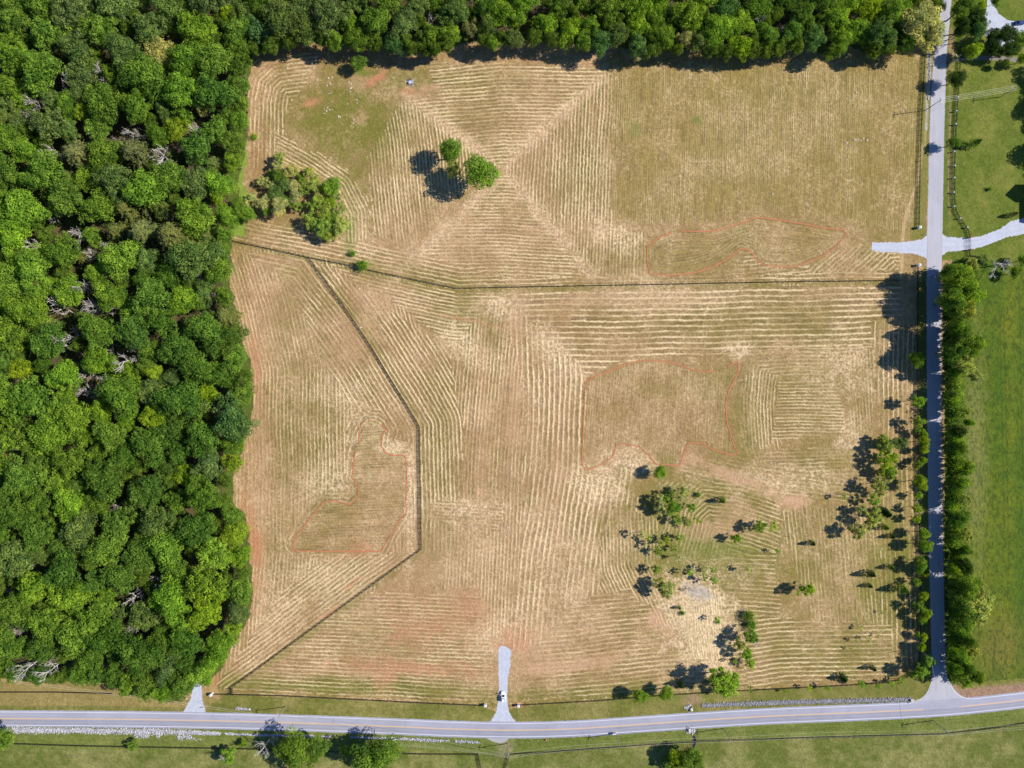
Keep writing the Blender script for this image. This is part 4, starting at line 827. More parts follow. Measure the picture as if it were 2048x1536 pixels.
PROTO = {}
def reg(kind, rooted, crown, trunk, trunkmat=M_bark, R=7.0, Hh=17.0):
    PROTO.setdefault(kind, []).append(dict(crown=crown, trunk=trunk, R=R, H=Hh))
for s_ in range(9):
    P, v = broad_crown(100+s_, nl=[78, 60, 92, 54, 84, 66, 58, 100, 70][s_], lr=[(.9, 1.7), (1.1, 2.1), (.8, 1.5), (1.2, 2.4), (.9, 1.6), (1.0, 1.9), (.9, 2.5), (.7, 1.4), (.9, 2.0)][s_], irr=.18+.05*(s_ % 4))
    reg('broad', 1, finish_leaves('crown', P, v), limb_trunk(s_, 15, 7, .32).mesh('trunk', M_bark), R=7.2, Hh=17)
for s_ in range(5):
    P, v = soft_crown(200+s_, nl=32+3*s_, per=110)
    mb = branches(300+s_, 8.0, 3.6, n1=8, depth=2, r0=.13, start=.3, twig=.02)
    reg('soft', 1, finish_leaves('crown', P, v), mb.mesh('trunk', M_bark), R=4.0, Hh=10)
for s_ in range(4):
    P, v = soft_crown(220+s_, R=2.0, zc=6.6, rz=1.9, nl=17, per=60, leaf=.30)
    mb = branches(320+s_, 8.0, 1.9, n1=6, depth=2, r0=.08, start=.5, twig=.015)
    reg('sapling', 1, finish_leaves('crown', P, v), mb.mesh('trunk', M_bark), R=2.0, Hh=8.4)
for s_ in range(3):
    P, v = cone_crown(240+s_)
    mb = MB(); mb.tube((0, 0, -.2), (0, 0, 7.0), .12, .03, 6); reg('conifer', 1, finish_leaves('crown', P, v), mb.mesh('trunk', M_bark), R=2.0, Hh=8)
for s_ in range(4):
    P, v = cedar_crown(260+s_)
    mb = MB(); mb.tube((0, 0, -.3), (0, 0, 14), .25, .05, 8); reg('cedar', 1, finish_leaves('crown', P, v), mb.mesh('trunk', M_bark), R=5.0, Hh=15)
for s_ in range(4):
    P, v = broad_crown(280+s_, R=3.0, zc=1.5, rz=2.0, nl=24, lr=(.7, 1.3), per=80, leaf=.36, irr=.2, low=False)
    mb = MB()
    for i in range(5): a = i*1.25; mb.tube((math.cos(a)*.15, math.sin(a)*.15, -.1), (math.cos(a)*1.3, math.sin(a)*1.3, 2.0), .06, .03, 5)
    reg('bush', 1, finish_leaves('crown', P, v), mb.mesh('stems', M_bark), R=3.1, Hh=3.6)
for s_ in range(6):
    mb = branches(400+s_, 15.0, 6.4, n1=[8, 6, 9, 7, 8, 7][s_], depth=3, r0=.26, start=.3, twig=.05, up=.35)
    PROTO.setdefault('dead', []).append(dict(crown=None, trunk=mb.mesh('dead_tree', M_deadwood), R=6.5, H=15))

NAMES = dict(broad='broadleaf_tree', soft='open_crowned_tree', sapling='young_tree', conifer='conifer', cedar='cedar_tree', bush='shrub', dead='dead_tree')
HR = dict(broad=2.25, soft=2.3, sapling=3.3, conifer=3.6, cedar=2.9, bush=1.15, dead=2.2)
COLS = {'deep': (0.125, 0.239, 0.039), 'mid': (0.173, 0.303, 0.045), 'fresh': (0.224, 0.383, 0.045), 'lime': (0.28, 0.42, 0.035), 'olive': (0.27, 0.385, 0.07), 'sage': (0.17, 0.265, 0.075), 'pale': (0.416, 0.477, 0.194), 'teal': (0.12, 0.237, 0.074), 'brown': (0.19, 0.225, 0.08), 'dark': (0.059, 0.117, 0.03), 'straw': (0.433, 0.447, 0.15), 'softgreen': (0.348, 0.418, 0.109)}
WORD = dict(deep='deep green', mid='mid green', fresh='fresh green', lime='yellow-green', olive='olive green', sage='grey-green', pale='pale green', teal='cool green', brown='brownish', dark='dark green', straw='pale yellowish', softgreen='light green')
used_labels = set()
_ones = 'zero one two three four five six seven eight nine ten eleven twelve thirteen fourteen fifteen sixteen seventeen eighteen nineteen'.split()
_tens = '0 1 twenty thirty forty fifty sixty seventy eighty ninety'.split()
def words(n):
    n = int(max(0, n))
    if n < 20: return _ones[n]
    if n >= 100: return 'one hundred'
    return _tens[n//10] + ('' if n % 10 == 0 else ' '+_ones[n % 10])
treelist = []
def plant(kind, px, py, r_px, col='mid', label=None, group=None, hr=None, where='in the mown field', proto=None, tilt=0.0, jit=True, name=None):
    protos = PROTO[kind]; p = protos[random.randrange(len(protos)) if proto is None else proto % len(protos)]
    Rm = r_px*S; Hm = Rm*(hr or HR[kind]); 
    if kind in ('broad',) and hr is None: Hm = min(max(Rm*2.25, 6), 19+random.uniform(-1, 2))
    zc = Hm*.68
    loc = W(px, py, zc); loc.z = 0
    rz = random.uniform(0, 6.28); sx = Rm/p['R']; sz = Hm/p['H']
    if label is None:
        word = {'broad': 'tree', 'soft': 'feathery tree', 'sapling': 'young tree', 'conifer': 'small conifer', 'cedar': 'cedar', 'bush': 'bush', 'dead': 'bare tree'}[kind]
        size = '' if kind in ('sapling', 'conifer') else ('big ' if r_px > 26 else ('small ' if r_px < 12 else ''))
        cw = '' if kind == 'dead' else WORD[col]+' '
        cx_, cy_ = round(px/20.48), round(py/15.36); done = False
        base = '%s%s%s %s' % (size, cw, word, where)
        for q in range(12):
            ax, ay = [(0, 0), (1, 0), (0, 1), (-1, 0), (0, -1), (1, 1), (-1, -1), (1, -1), (-1, 1), (2, 0), (0, 2), (-2, 0)][q]
            label = '%s, %s percent across, %s down' % (base, words(cx_+ax), words(cy_+ay))
            if len(label.split()) > 16: label = label.replace('big ', '').replace('small ', '')
            if label not in used_labels: break
    used_labels.add(label)
    cat = {'bush': 'shrub', 'conifer': 'conifer', 'dead': 'dead tree'}.get(kind, 'tree')
    if kind == 'dead':
        root = link(name or NAMES[kind], p['trunk'], None, loc); root.rotation_euler = (tilt*random.uniform(-1, 1), tilt*random.uniform(-1, 1), rz); root.scale = (sx, sx, sz)
    else:
        root = empty(name or NAMES[kind], loc, rz, (sx, sx, sz))
        if tilt: root.rotation_euler = (tilt*random.uniform(-1, 1), tilt*random.uniform(-1, 1), rz)
        link('trunk' if kind != 'bush' else 'stems', p['trunk'], root)
        c = link('crown', p['crown'], root); b = COLS[col]; j = random.uniform(.88, 1.14) if jit else 1
        c.color = (b[0]*j*random.uniform(.93, 1.07), b[1]*j, b[2]*j*random.uniform(.85, 1.15), 1)
    tag(root, label[:200], cat, group)
    return root

# ------------------------------------------------------------------ the woods
def pip(x, y, P): return bool(inpoly(np.array([x], float), np.array([y], float), P)[0])
def edged(x, y, P):
    d, _ = polyds(np.array([x], float), np.array([y], float), P, extend=False, closed=True); return abs(float(d[0]))
SPECIAL = [  # trees of the woods that stand out by colour: px, py, r, kind, colour
 (325, 107, 30, 'broad', 'straw'), (455, 28, 14, 'broad', 'lime'), (487, 30, 22, 'broad', 'sage'), (355, 258, 24, 'broad', 'lime'), (168, 226, 17, 'broad', 'lime'), (45, 195, 25, 'broad', 'fresh'), (310, 746, 16, 'broad', 'lime'), (42, 738, 24, 'broad', 'lime'),
 (310, 835, 27, 'broad', 'lime'), (418, 785, 20, 'broad', 'lime'), (466, 925, 20, 'broad', 'lime'), (375, 950, 24, 'broad', 'lime'), (410, 1225, 34, 'broad', 'lime'), (440, 370, 27, 'broad', 'fresh'), (437, 398, 14, 'broad', 'lime'), (405, 218, 13, 'broad', 'pale'),
 (245, 788, 36, 'broad', 'mid'), (65, 800, 50, 'broad', 'mid'), (465, 840, 42, 'broad', 'teal'), (225, 870, 32, 'broad', 'mid'), (200, 665, 36, 'broad', 'mid'), (270, 665, 34, 'broad', 'deep'), (100, 680, 36, 'broad', 'deep'), (400, 740, 34, 'broad', 'deep'), (370, 600, 28, 'broad', 'fresh'),
 (150, 215, 1, 'x', ''), (560, 35, 34, 'broad', 'sage'), (610, 55, 30, 'broad', 'sage'), (660, 30, 36, 'broad', 'sage'), (1845, 52, 44, 'broad', 'pale'), (1760, 70, 30, 'broad', 'teal'), (1680, 85, 22, 'broad', 'fresh'), (1625, 75, 24, 'broad', 'teal'), (1480, 95, 24, 'broad', 'lime'), (1140, 62, 24, 'broad', 'lime'),
 (1235, 70, 22, 'broad', 'sage'), (1060, 50, 14, 'cedar', 'brown'), (945, 60, 20, 'soft', 'brown'), (1325, 75, 26, 'broad', 'mid'), (1400, 85, 22, 'broad', 'sage'), (1740, 20, 26, 'broad', 'lime'), (900, 68, 20, 'broad', 'fresh'), (985, 88, 12, 'broad', 'fresh'), (1368, 80, 16, 'broad', 'pale'), (870, 100, 13, 'broad', 'deep')]
DEAD = [(60, 235, 10), (225, 175, 12), (290, 270, 12), (360, 290, 10), (100, 440, 12), (180, 520, 12), (260, 590, 12), (170, 600, 14), (115, 560, 12), (215, 690, 14), (285, 640, 12), (180, 690, 14), (175, 740, 12), (235, 735, 11), (395, 560, 10), (430, 600, 9), (80, 215, 16), (112, 292, 17), (200, 160, 19), (130, 178, 15), (250, 247, 15), (308, 308, 24), (400, 247, 15), (190, 285, 12), (145, 460, 22), (75, 492, 16), (240, 282, 10), (205, 490, 12), (155, 550, 17), (122, 625, 20), (200, 618, 20), (230, 625, 18), (145, 665, 18), (130, 705, 17), (262, 708, 26), (200, 755, 16), (162, 770, 12), (190, 788, 13), (45, 885, 11), (310, 552, 11), (375, 655, 12), (230, 1005, 12),
        (318, 1155, 19), (275, 1185, 16), (262, 1262, 14), (25, 1255, 14), (65, 1262, 11), (60, 1325, 24), (105, 1330, 22), (345, 1243, 8), (495, 42, 10), (865, 45, 14), (840, 60, 9), (1342, 8, 12), (1510, 55, 18), (1565, 45, 12), (215, 555, 10), (350, 430, 12), (15, 1178, 10), (70, 1130, 10)]
taken = []
for x, y, r, k, c in SPECIAL:
    if k == 'x': continue
    taken.append((x, y, r))
nspec = len(taken)
for x, y, r in DEAD: taken.append((x, y, r*.75))
r_ = random.Random(11)
wood = []
# a line of trees along the visible edges first, then fill
def edgefill(P, step, inset, x0, x1, y0, y1, rr):
    Q, _ = resample(P, step)
    T = np.gradient(Q, axis=0); T /= np.linalg.norm(T, axis=1)[:, None]
    for q, t in zip(Q, T):
        r = r_.uniform(*rr); n = np.array([-t[1], t[0]])
        for sgn in (1, -1):
            c = q+n*sgn*(r*inset)
            if pip(c[0], c[1], P+[P[0]]) or pip(c[0], c[1], P): break
        else: continue
        if not (x0 < c[0] < x1 and y0 < c[1] < y1): continue
        if all(math.hypot(c[0]-a, c[1]-b) > .70*(r+rb) for a, b, rb in taken):
            taken.append((c[0], c[1], r)); wood.append((c[0], c[1], r, 'edge'))
edgefill(WOOD_L, 12, .92, -15, 520, -12, 1420, (17, 27))
edgefill(WOOD_T, 12, .92, 500, 1890, 5, 135, (15, 25))
def fill(P, n, rr, x0, x1, y0, y1, fac):
    c = 0
    for _ in range(n):
        x = r_.uniform(x0, x1); y = r_.uniform(y0, y1); r = r_.uniform(*rr)
        if not pip(x, y, P): continue
        if any(math.hypot(x-a, y-b) < fac*(r+rb) for a, b, rb in taken): continue
        if (edged(x, y, P) < r*.95) and x > 0 and y > 0: continue
        taken.append((x, y, r)); wood.append((x, y, r, 'in')); c += 1
    return c
for rr, fac in (((32, 40), .80), ((26, 32), .78), ((20, 26), .77), ((15, 19), .75)):
    fill(WOOD_L, 5200, rr, -8, 520, -8, 1410, fac)
    fill(WOOD_T, 3600, (rr[0]*.8, rr[1]*.8), 500, 1890, -8, 130, fac)
def tone(x, y):
    q = float(vn(np.array([x*1.0]), np.array([y*1.0]), 90, 90)[0]); u = r_.random()
    if y < 130 and x > 500: return r_.choice(['deep', 'mid', 'mid', 'fresh', 'mid', 'sage', 'fresh', 'teal'] if x < 1500 else ['deep', 'mid', 'teal', 'fresh', 'deep', 'lime'])
    if y < 290 and x < 500:
        return r_.choice(['sage', 'sage', 'sage', 'mid', 'mid'] if x < 340 else ['mid', 'deep', 'fresh', 'sage', 'mid'])
    if 300 < y < 640 and 130 < x < 470 and (y < 520 or x > 380): return r_.choice(['brown', 'brown', 'sage', 'mid', 'fresh', 'mid'])
    if u < .02: return 'lime'
    return 'fresh' if q > .66 else ('mid' if q > .36 else 'deep') if u > .3 else r_.choice(['mid', 'deep', 'fresh', 'sage'])
allw = [(r, x, y, w_, None, None) for x, y, r, w_ in wood]+[(r, x, y, 'special', k, c) for x, y, r, k, c in SPECIAL if k != 'x']
allw.sort(key=lambda t: (t[3] != 'special', -t[0]))
n_b = 0; rest = []
for r, x, y, w_, k, c in allw:
    if k is None:
        c = tone(x, y); k = 'cedar' if c == 'brown' else 'broad'
    left = x < 505
    where = ('edging the ' if w_ == 'edge' else 'in the ')+('left wood' if left else 'top wood')
    if k == 'broad' and n_b >= 297: rest.append((x, y, r)); continue
    hr = 2.4 if k == 'cedar' else (max(2.25, 13.0/(r*S)) if r < 24 else None)
    plant(k, x, y, r*1.04, c, where=where, group='trees of the woods', hr=hr)
    if k == 'broad': n_b += 1
# the smallest ones, past three hundred: one object
if rest:
    Vs = []; Vr = []; me_ = [p['crown'] for p in PROTO['broad']]; cache = []
    for m_ in me_:
        v = np.empty(len(m_.vertices)*3, np.float32); m_.vertices.foreach_get('co', v); q = np.empty(len(m_.polygons), np.float32); m_.attributes['var'].data.foreach_get('value', q); cache.append((v.reshape(-1, 3), q))
    for i, (x, y, r) in enumerate(rest):
        v, q = cache[i % len(cache)]; Rm = r*S; Hm = max(2.25*Rm, 12.5); l = W(x, y, Hm*.68); a_ = r_.uniform(0, 6.28); c_, s2 = math.cos(a_), math.sin(a_)
        k = Rm/7.2; v2 = np.stack([(v[:, 0]*c_-v[:, 1]*s2)*k+l.x, (v[:, 0]*s2+v[:, 1]*c_)*k+l.y, v[:, 2]*Hm/17], 1); Vs.append(v2); Vr.append(q)
    o = link('small_woodland_trees', finish_leaves('small_woodland_trees', np.concatenate(Vs), np.concatenate(Vr))); o.color = (.15, .245, .04, 1)
    tag(o, 'smallest tree crowns squeezed between the big ones in both woods', 'small trees', kind='stuff')
print('WOOD broad', n_b, 'rest', len(rest))
for x, y, r in DEAD:
    plant('dead', x, y, r*1.25, 'mid', where='in the left wood' if x < 505 else 'in the top wood', group='dead trees in the woods', hr=3.6 if r < 18 else 2.7, tilt=.35)
print('WOOD broad', n_b, 'total', len(wood))
# low undergrowth beneath the woods: nobody could count it
def undergrowth(name, label, pts, seed, sz=(1.2, 2.6), hmax=5.0, per=46):
    r = np.random.default_rng(seed); Ps = []; Vr = []
    for x, y in pts:
        gx, gy = G(x, y); l = r.uniform(*sz); n = per
        c0 = np.array([gx, gy, r.uniform(.6, hmax)])
        d = r.normal(0, 1, (n, 3)); d[:, 2] = np.abs(d[:, 2])-.2; d /= np.linalg.norm(d, axis=1)[:, None]
        Ps.append(leafcards(c0+d*l*r.uniform(.6, 1.1, (n, 1)), d, .62, r)); Vr.append(np.clip(r.normal(.45, .2)+r.normal(0, .14, n), 0, 1))
    o = link(name, finish_leaves(name, np.concatenate(Ps), np.concatenate(Vr))); o.color = (0.12, 0.21, 0.038, 1)
    return tag(o, label, 'undergrowth', kind='stuff')
pts = []
while len(pts) < 1500:
    x, y = r_.uniform(-60, 500), r_.uniform(-60, 1400)
    if pip(x, y, WOOD_L) and edged(x, y, WOOD_L) > 26: pts.append((x, y))
undergrowth('undergrowth', 'low leafy undergrowth filling the floor of the left wood', pts, 5)
pts = []
while len(pts) < 380:
    x, y = r_.uniform(490, 1880), r_.uniform(-60, 100)
    if pip(x, y+18, WOOD_T): pts.append((x, y))
undergrowth('undergrowth', 'low leafy undergrowth beneath the trees of the top wood', pts, 6)
# the woods go on outside the picture
def far_wood(label, pts, seed):
    r = np.random.default_rng(seed); Ps = []; Vr = []
    for x, y in pts:
        P, v = broad_crown(900+int(r.integers(0, 6)), nl=14, lr=(2.2, 3.4), per=40, leaf=1.3)
        a = r.uniform(0, 6.28); c, s2 = math.cos(a), math.sin(a); k = r.uniform(.8, 1.15)
        P = np.stack([P[:, 0]*c-P[:, 1]*s2, P[:, 0]*s2+P[:, 1]*c, P[:, 2]], 1)*k; gx, gy = G(x, y); P[:, 0] += gx; P[:, 1] += gy
        Ps.append(P); Vr.append(v)
    o = link('woodland', finish_leaves('woodland', np.concatenate(Ps), np.concatenate(Vr))); o.color = (.15, .245, .04, 1)
    tag(o, label, 'woodland', kind='stuff')
far_wood('woodland carrying on past the left edge of the photo', [(x+r_.uniform(-14, 14), y+r_.uniform(-14, 14)) for x in range(-320, -10, 52) for y in range(-250, 1330, 52)], 3)
far_wood('woodland carrying on past the top edge of the photo', [(x+r_.uniform(-14, 14), y+r_.uniform(-14, 14)) for x in range(20, 1860, 52) for y in range(-320, -10, 52)], 4)
# ------------------------------------------------------------------ trees and shrubs outside the woods
GF = 'trees standing in the field'
plant('broad', 960, 345, 34, 'fresh', 'big round bright green tree standing alone left of the field centre', GF, hr=2.3)
plant('broad', 901, 303, 25, 'mid', 'looser green tree touching the upper left of the round lone tree', GF, hr=2.4)
plant('soft', 909, 341, 17, 'softgreen', 'small feathery tree between the two lone field trees', GF, hr=2.4)
plant('broad', 718, 127, 17, 'mid', 'round dark bush-like tree jutting from the top wood into the field', GF, hr=1.8)
plant('bush', 724, 530, 16, 'fresh', 'bright green bush overgrowing the black fence', 'bushes in the field')
plant('bush', 705, 507, 8, 'fresh', 'small pale bush just above the bush on the fence', 'bushes in the field')
plant('broad', 1320, 944, 14, 'fresh', 'round bright green tree just under the large orange loop', GF, hr=2.3)
CL = [(560, 315, 11, 'soft', 'softgreen'), (555, 334, 12, 'soft', 'pale'), (583, 342, 13, 'broad', 'pale'), (559, 353, 13, 'broad', 'mid'), (522, 362, 9, 'soft', 'pale'), (539, 368, 11, 'soft', 'pale'), (566, 372, 13, 'broad', 'sage'), (587, 372, 11, 'broad', 'pale'), (552, 389, 14, 'broad', 'sage'), (525, 406, 14, 'broad', 'pale'),
      (559, 411, 16, 'broad', 'pale'), (591, 392, 12, 'broad', 'pale'), (594, 410, 10, 'soft', 'olive'), (618, 346, 11, 'soft', 'softgreen'), (628, 367, 15, 'soft', 'softgreen'), (610, 375, 12, 'soft', 'olive'), (664, 373, 17, 'broad', 'fresh'), (670, 392, 9, 'soft', 'sage'), (661, 403, 11, 'broad', 'lime'), (638, 404, 14, 'soft', 'olive'), (622, 412, 12, 'soft', 'olive'),
      (650, 427, 16, 'broad', 'olive'), (620, 440, 15, 'soft', 'olive'), (645, 452, 17, 'soft', 'olive'), (678, 417, 12, 'soft', 'softgreen'), (683, 452, 17, 'soft', 'softgreen'), (657, 471, 13, 'soft', 'olive'), (670, 468, 11, 'soft', 'softgreen'), (665, 440, 14, 'broad', 'mid'), (640, 385, 12, 'soft', 'softgreen'), (495, 408, 9, 'soft', 'pale'), (497, 428, 13, 'broad', 'fresh'), (476, 420, 15, 'broad', 'mid'), (505, 393, 8, 'soft', 'pale'), (544, 348, 8, 'soft', 'fresh'), (600, 356, 9, 'soft', 'mid'), (532, 420, 10, 'broad', 'fresh'), (575, 400, 10, 'broad', 'mid'), (508, 273, 7, 'bush', 'lime')]
for x, y, r, k, c in CL: plant(k, x, y, r*1.18, c, group='trees of the clump beside the left wood', where='in the left clump', hr=1.9 if k != 'bush' else None)
SC = [(1342, 987, 7, 'sapling', 'deep'), (1367, 984, 10, 'soft', 'pale'), (1358, 997, 7, 'soft', 'pale'), (1319, 998, 9, 'soft', 'pale'), (1332, 998, 7, 'soft', 'fresh'), (1320, 1013, 10, 'soft', 'pale'), (1346, 1015, 13, 'broad', 'fresh'), (1322, 1024, 8, 'soft', 'pale'), (1397, 990, 6, 'bush', 'fresh'), (1447, 1002, 6, 'conifer', 'mid'), (1383, 1013, 9, 'soft', 'olive'), (1354, 1038, 9, 'soft', 'olive'), (1395, 1040, 6, 'sapling', 'lime'), (1375, 1046, 8, 'soft', 'softgreen'),
      (1285, 1068, 8, 'sapling', 'pale'), (1297, 1076, 6, 'sapling', 'softgreen'), (1319, 1089, 9, 'sapling', 'softgreen'), (1348, 1097, 7, 'soft', 'softgreen'), (1316, 1103, 8, 'soft', 'olive'), (1330, 1080, 8, 'soft', 'olive'), (1360, 1075, 8, 'soft', 'softgreen'), (1472, 1075, 9, 'soft', 'fresh'), (1380, 1142, 7, 'sapling', 'fresh'), (1409, 1133, 6, 'sapling', 'softgreen'), (1407, 1144, 7, 'sapling', 'pale'), (1425, 1139, 6, 'sapling', 'fresh'), (1409, 1155, 6, 'sapling', 'fresh'), (1428, 1159, 8, 'sapling', 'fresh'), (1496, 1139, 7, 'sapling', 'pale'), (1356, 1114, 6, 'sapling', 'pale'), (1334, 1178, 15, 'soft', 'softgreen'), (1318, 1166, 10, 'soft', 'softgreen'), (1313, 1140, 9, 'soft', 'olive'),
      (1366, 1227, 5, 'bush', 'fresh'), (1360, 1217, 3.5, 'conifer', 'mid'), (1434, 1236, 6, 'sapling', 'fresh'), (1437, 1245, 4, 'bush', 'fresh'), (1500, 1233, 12, 'bush', 'olive'), (1504, 1250, 11, 'bush', 'mid'), (1503, 1270, 14, 'soft', 'mid'), (1480, 1287, 11, 'soft', 'softgreen'), (1492, 1308, 11, 'soft', 'fresh'), (1502, 1328, 9, 'soft', 'fresh'), (1468, 1322, 5, 'sapling', 'fresh'), (1448, 1363, 25, 'soft', 'fresh'), (1436, 1350, 14, 'soft', 'fresh'), (1460, 1380, 15, 'soft', 'softgreen'), (1280, 1391, 13, 'broad', 'fresh'), (1332, 1386, 12, 'broad', 'fresh'), (1363, 1372, 6, 'conifer', 'dark'), (1499, 1377, 6, 'sapling', 'mid'), (1555, 1101, 5, 'sapling', 'fresh'),
      (1521, 1054, 11, 'soft', 'fresh'), (1546, 1051, 9, 'sapling', 'lime'), (1627, 1088, 5, 'conifer', 'dark'), (1615, 1177, 12, 'soft', 'lime'), (1596, 1181, 8, 'sapling', 'olive'), (1688, 992, 6, 'sapling', 'olive'), (1487, 1130, 1, 'x', '')]
for x, y, r, k, c in SC:
    if k != 'x': plant(k, x, y, r*1.2, c, group='small trees scattered over the lower right field', hr=(2.6 if k == 'soft' and r < 14 else (2.3 if k == 'soft' else None)), where='in the scrub')
RC = [(1766, 880, 10, 'soft', 'olive'), (1771, 896, 13, 'soft', 'olive'), (1787, 885, 11, 'soft', 'sage'), (1802, 884, 12, 'soft', 'sage'), (1768, 913, 13, 'soft', 'lime'), (1784, 917, 11, 'soft', 'lime'), (1771, 930, 13, 'soft', 'lime'), (1781, 945, 12, 'soft', 'fresh'), (1765, 945, 10, 'soft', 'lime'), (1776, 958, 9, 'soft', 'pale'), (1758, 970, 14, 'soft', 'softgreen'), (1762, 985, 9, 'soft', 'pale'), (1748, 1001, 11, 'soft', 'fresh'), (1722, 1018, 10, 'soft', 'pale'), (1749, 1033, 15, 'soft', 'softgreen'), (1777, 1029, 9, 'conifer', 'dark'), (1772, 1024, 8, 'conifer', 'dark'), (1715, 1063, 14, 'soft', 'softgreen'), (1736, 1052, 9, 'soft', 'softgreen'), (1774, 1056, 6, 'conifer', 'mid'), (1787, 1074, 5, 'conifer', 'dark')]
for x, y, r, k, c in RC: plant(k, x, y, r*1.15, c, group='clump of trees in the right of the field', where='in the right clump', hr=(2.5 if k == 'soft' else None))
RW = [(1833, 719, 15, 'broad', 'fresh'), (1836, 802, 14, 'soft', 'fresh'), (1839, 843, 12, 'soft', 'fresh'), (1846, 868, 9, 'broad', 'lime'), (1848, 884, 12, 'broad', 'lime'), (1847, 900, 9, 'broad', 'lime'), (1846, 921, 8, 'broad', 'lime'), (1839, 965, 15, 'broad', 'lime'), (1836, 990, 9, 'soft', 'fresh'), (1834, 1016, 10, 'soft', 'lime'), (1832, 1037, 10, 'soft', 'lime'), (1847, 1067, 12, 'broad', 'fresh'), (1850, 1091, 14, 'broad', 'fresh'), (1841, 1124, 11, 'soft', 'fresh'), (1840, 1135, 11, 'broad', 'mid'), (1851, 1146, 8, 'broad', 'lime'), (1785, 1136, 6, 'conifer', 'mid'), (1746, 1150, 8, 'conifer', 'dark'), (1742, 1173, 5, 'conifer', 'dark'), (1811, 1181, 10, 'conifer', 'mid'), (1847, 1192, 10, 'broad', 'lime'), (1838, 1213, 12, 'soft', 'mid'), (1851, 1228, 11, 'broad', 'lime'), (1845, 1240, 9, 'soft', 'fresh'), (1847, 1274, 8, 'broad', 'lime'), (1836, 1270, 7, 'soft', 'fresh'), (1843, 1294, 9, 'broad', 'lime'), (1857, 1322, 13, 'soft', 'fresh'), (1838, 1343, 15, 'soft', 'fresh'), (1822, 1350, 10, 'soft', 'softgreen'), (1850, 1340, 10, 'soft', 'fresh'), (1833, 1165, 9, 'soft', 'mid'), (1835, 860, 9, 'soft', 'mid'), (1836, 930, 9, 'soft', 'mid')]
for x, y, r, k, c in RW: plant(k, x, y, r, c, group='small trees along the west side of the side road', where='west of the side road', hr=(2.9 if k in ('soft', 'broad') else None))
BW = [(1800, 1362, 8, 'fresh'), (1783, 1365, 8, 'fresh'), (1755, 1371, 8, 'fresh'), (1720, 1365, 10, 'fresh'), (1654, 1374, 8, 'fresh'), (1617, 1375, 7, 'lime'), (1570, 1383, 5, 'fresh'), (1736, 1278, 6, 'pale'), (1714, 1279, 6, 'pale'), (1722, 1255, 6, 'pale'), (1703, 1296, 5, 'softgreen'), (1755, 1271, 4, 'softgreen'), (1763, 1224, 4, 'softgreen')]
for x, y, r, c in BW: plant('sapling', x, y, r, c, group='young trees near the lower right fence', where='near the lower fence', hr=2.6)
plant('conifer', 1690, 1359, 9, 'dark', 'dark cone-shaped evergreen inside the lower right fence', 'small conifers', hr=2.6)
plant('conifer', 1749, 1339, 6, 'dark', 'small dark evergreen near the fence corner by the junction', 'small conifers')
EH = [(1905, 556, 24, 'broad', 'fresh'), (1932, 585, 24, 'broad', 'fresh'), (1902, 602, 24, 'broad', 'mid'), (1925, 622, 17, 'broad', 'softgreen'), (1918, 678, 24, 'broad', 'mid'), (1945, 690, 18, 'broad', 'mid'), (1905, 705, 19, 'broad', 'deep'), (1920, 735, 18, 'soft', 'softgreen'), (1944, 752, 12, 'soft', 'pale'), (1898, 745, 14, 'broad', 'mid'), (1911, 785, 13, 'soft', 'olive'), (1918, 822, 14, 'soft', 'olive'), (1930, 845, 9, 'broad', 'fresh'), (1914, 862, 14, 'broad', 'dark'), (1916, 895, 13, 'broad', 'mid'), (1924, 935, 16, 'broad', 'fresh'), (1918, 968, 15, 'broad', 'fresh'), (1922, 1000, 13, 'soft', 'softgreen'),
      (1917, 1040, 16, 'broad', 'mid'), (1928, 1070, 14, 'soft', 'softgreen'), (1918, 1100, 13, 'broad', 'mid'), (1905, 1139, 9, 'broad', 'lime'), (1925, 1132, 15, 'broad', 'dark'), (1928, 1170, 21, 'broad', 'mid'), (1949, 1210, 26, 'soft', 'softgreen'), (1925, 1215, 20, 'broad', 'mid'), (1918, 1255, 15, 'broad', 'mid'), (1925, 1280, 12, 'broad', 'deep'), (1915, 1308, 15, 'broad', 'fresh'), (1938, 1300, 13, 'soft', 'softgreen'), (1930, 1335, 13, 'broad', 'deep'), (1945, 1352, 11, 'broad', 'mid'), (1922, 1366, 9, 'soft', 'fresh'), (1908, 1335, 12, 'broad', 'mid'), (1890, 545, 14, 'broad', 'mid'), (1898, 655, 12, 'broad', 'deep'), (1960, 1235, 14, 'soft', 'softgreen'), (1950, 1180, 14, 'soft', 'softgreen')]
for x, y, r, k, c in EH: plant(k, x+4+5*math.sin(y*.07), y, r*(1.02 if 740 < y < 1110 else 1.18), c, group='hedgerow trees along the east side of the side road', where='east of the lane', hr=(max(2.2, 15.5/(r*S)) if y < 740 else max(2.2, 12.0/(r*S))), name='hedgerow_tree')
y = 752
while y < 1364:
    r = random.uniform(11, 15); bend = 6 if y > 1100 else 0
    if not (838 < y < 850 or 1012 < y < 1026 or 1150 < y < 1160):
        plant('bush', 1910+bend+random.uniform(-3, 4), y, r, random.choice(['deep', 'mid', 'mid', 'fresh', 'olive', 'mid', 'fresh']), group='tall shrubs of the hedgerow east of the side road', where='east of the lane', hr=random.uniform(9.0, 11.5)/(r*S), name='hedgerow_shrub')
    y += r*1.0
for y in range(540, 745, 13):
    if 634 < y < 648: continue
    r = random.uniform(14, 18); plant('bush', 1906+random.uniform(-2, 3), y, r, random.choice(['deep', 'mid', 'mid', 'dark']), group='tall shrubs of the hedgerow east of the side road', where='east of the lane', hr=random.uniform(10, 12)/(r*S), name='hedgerow_shrub')
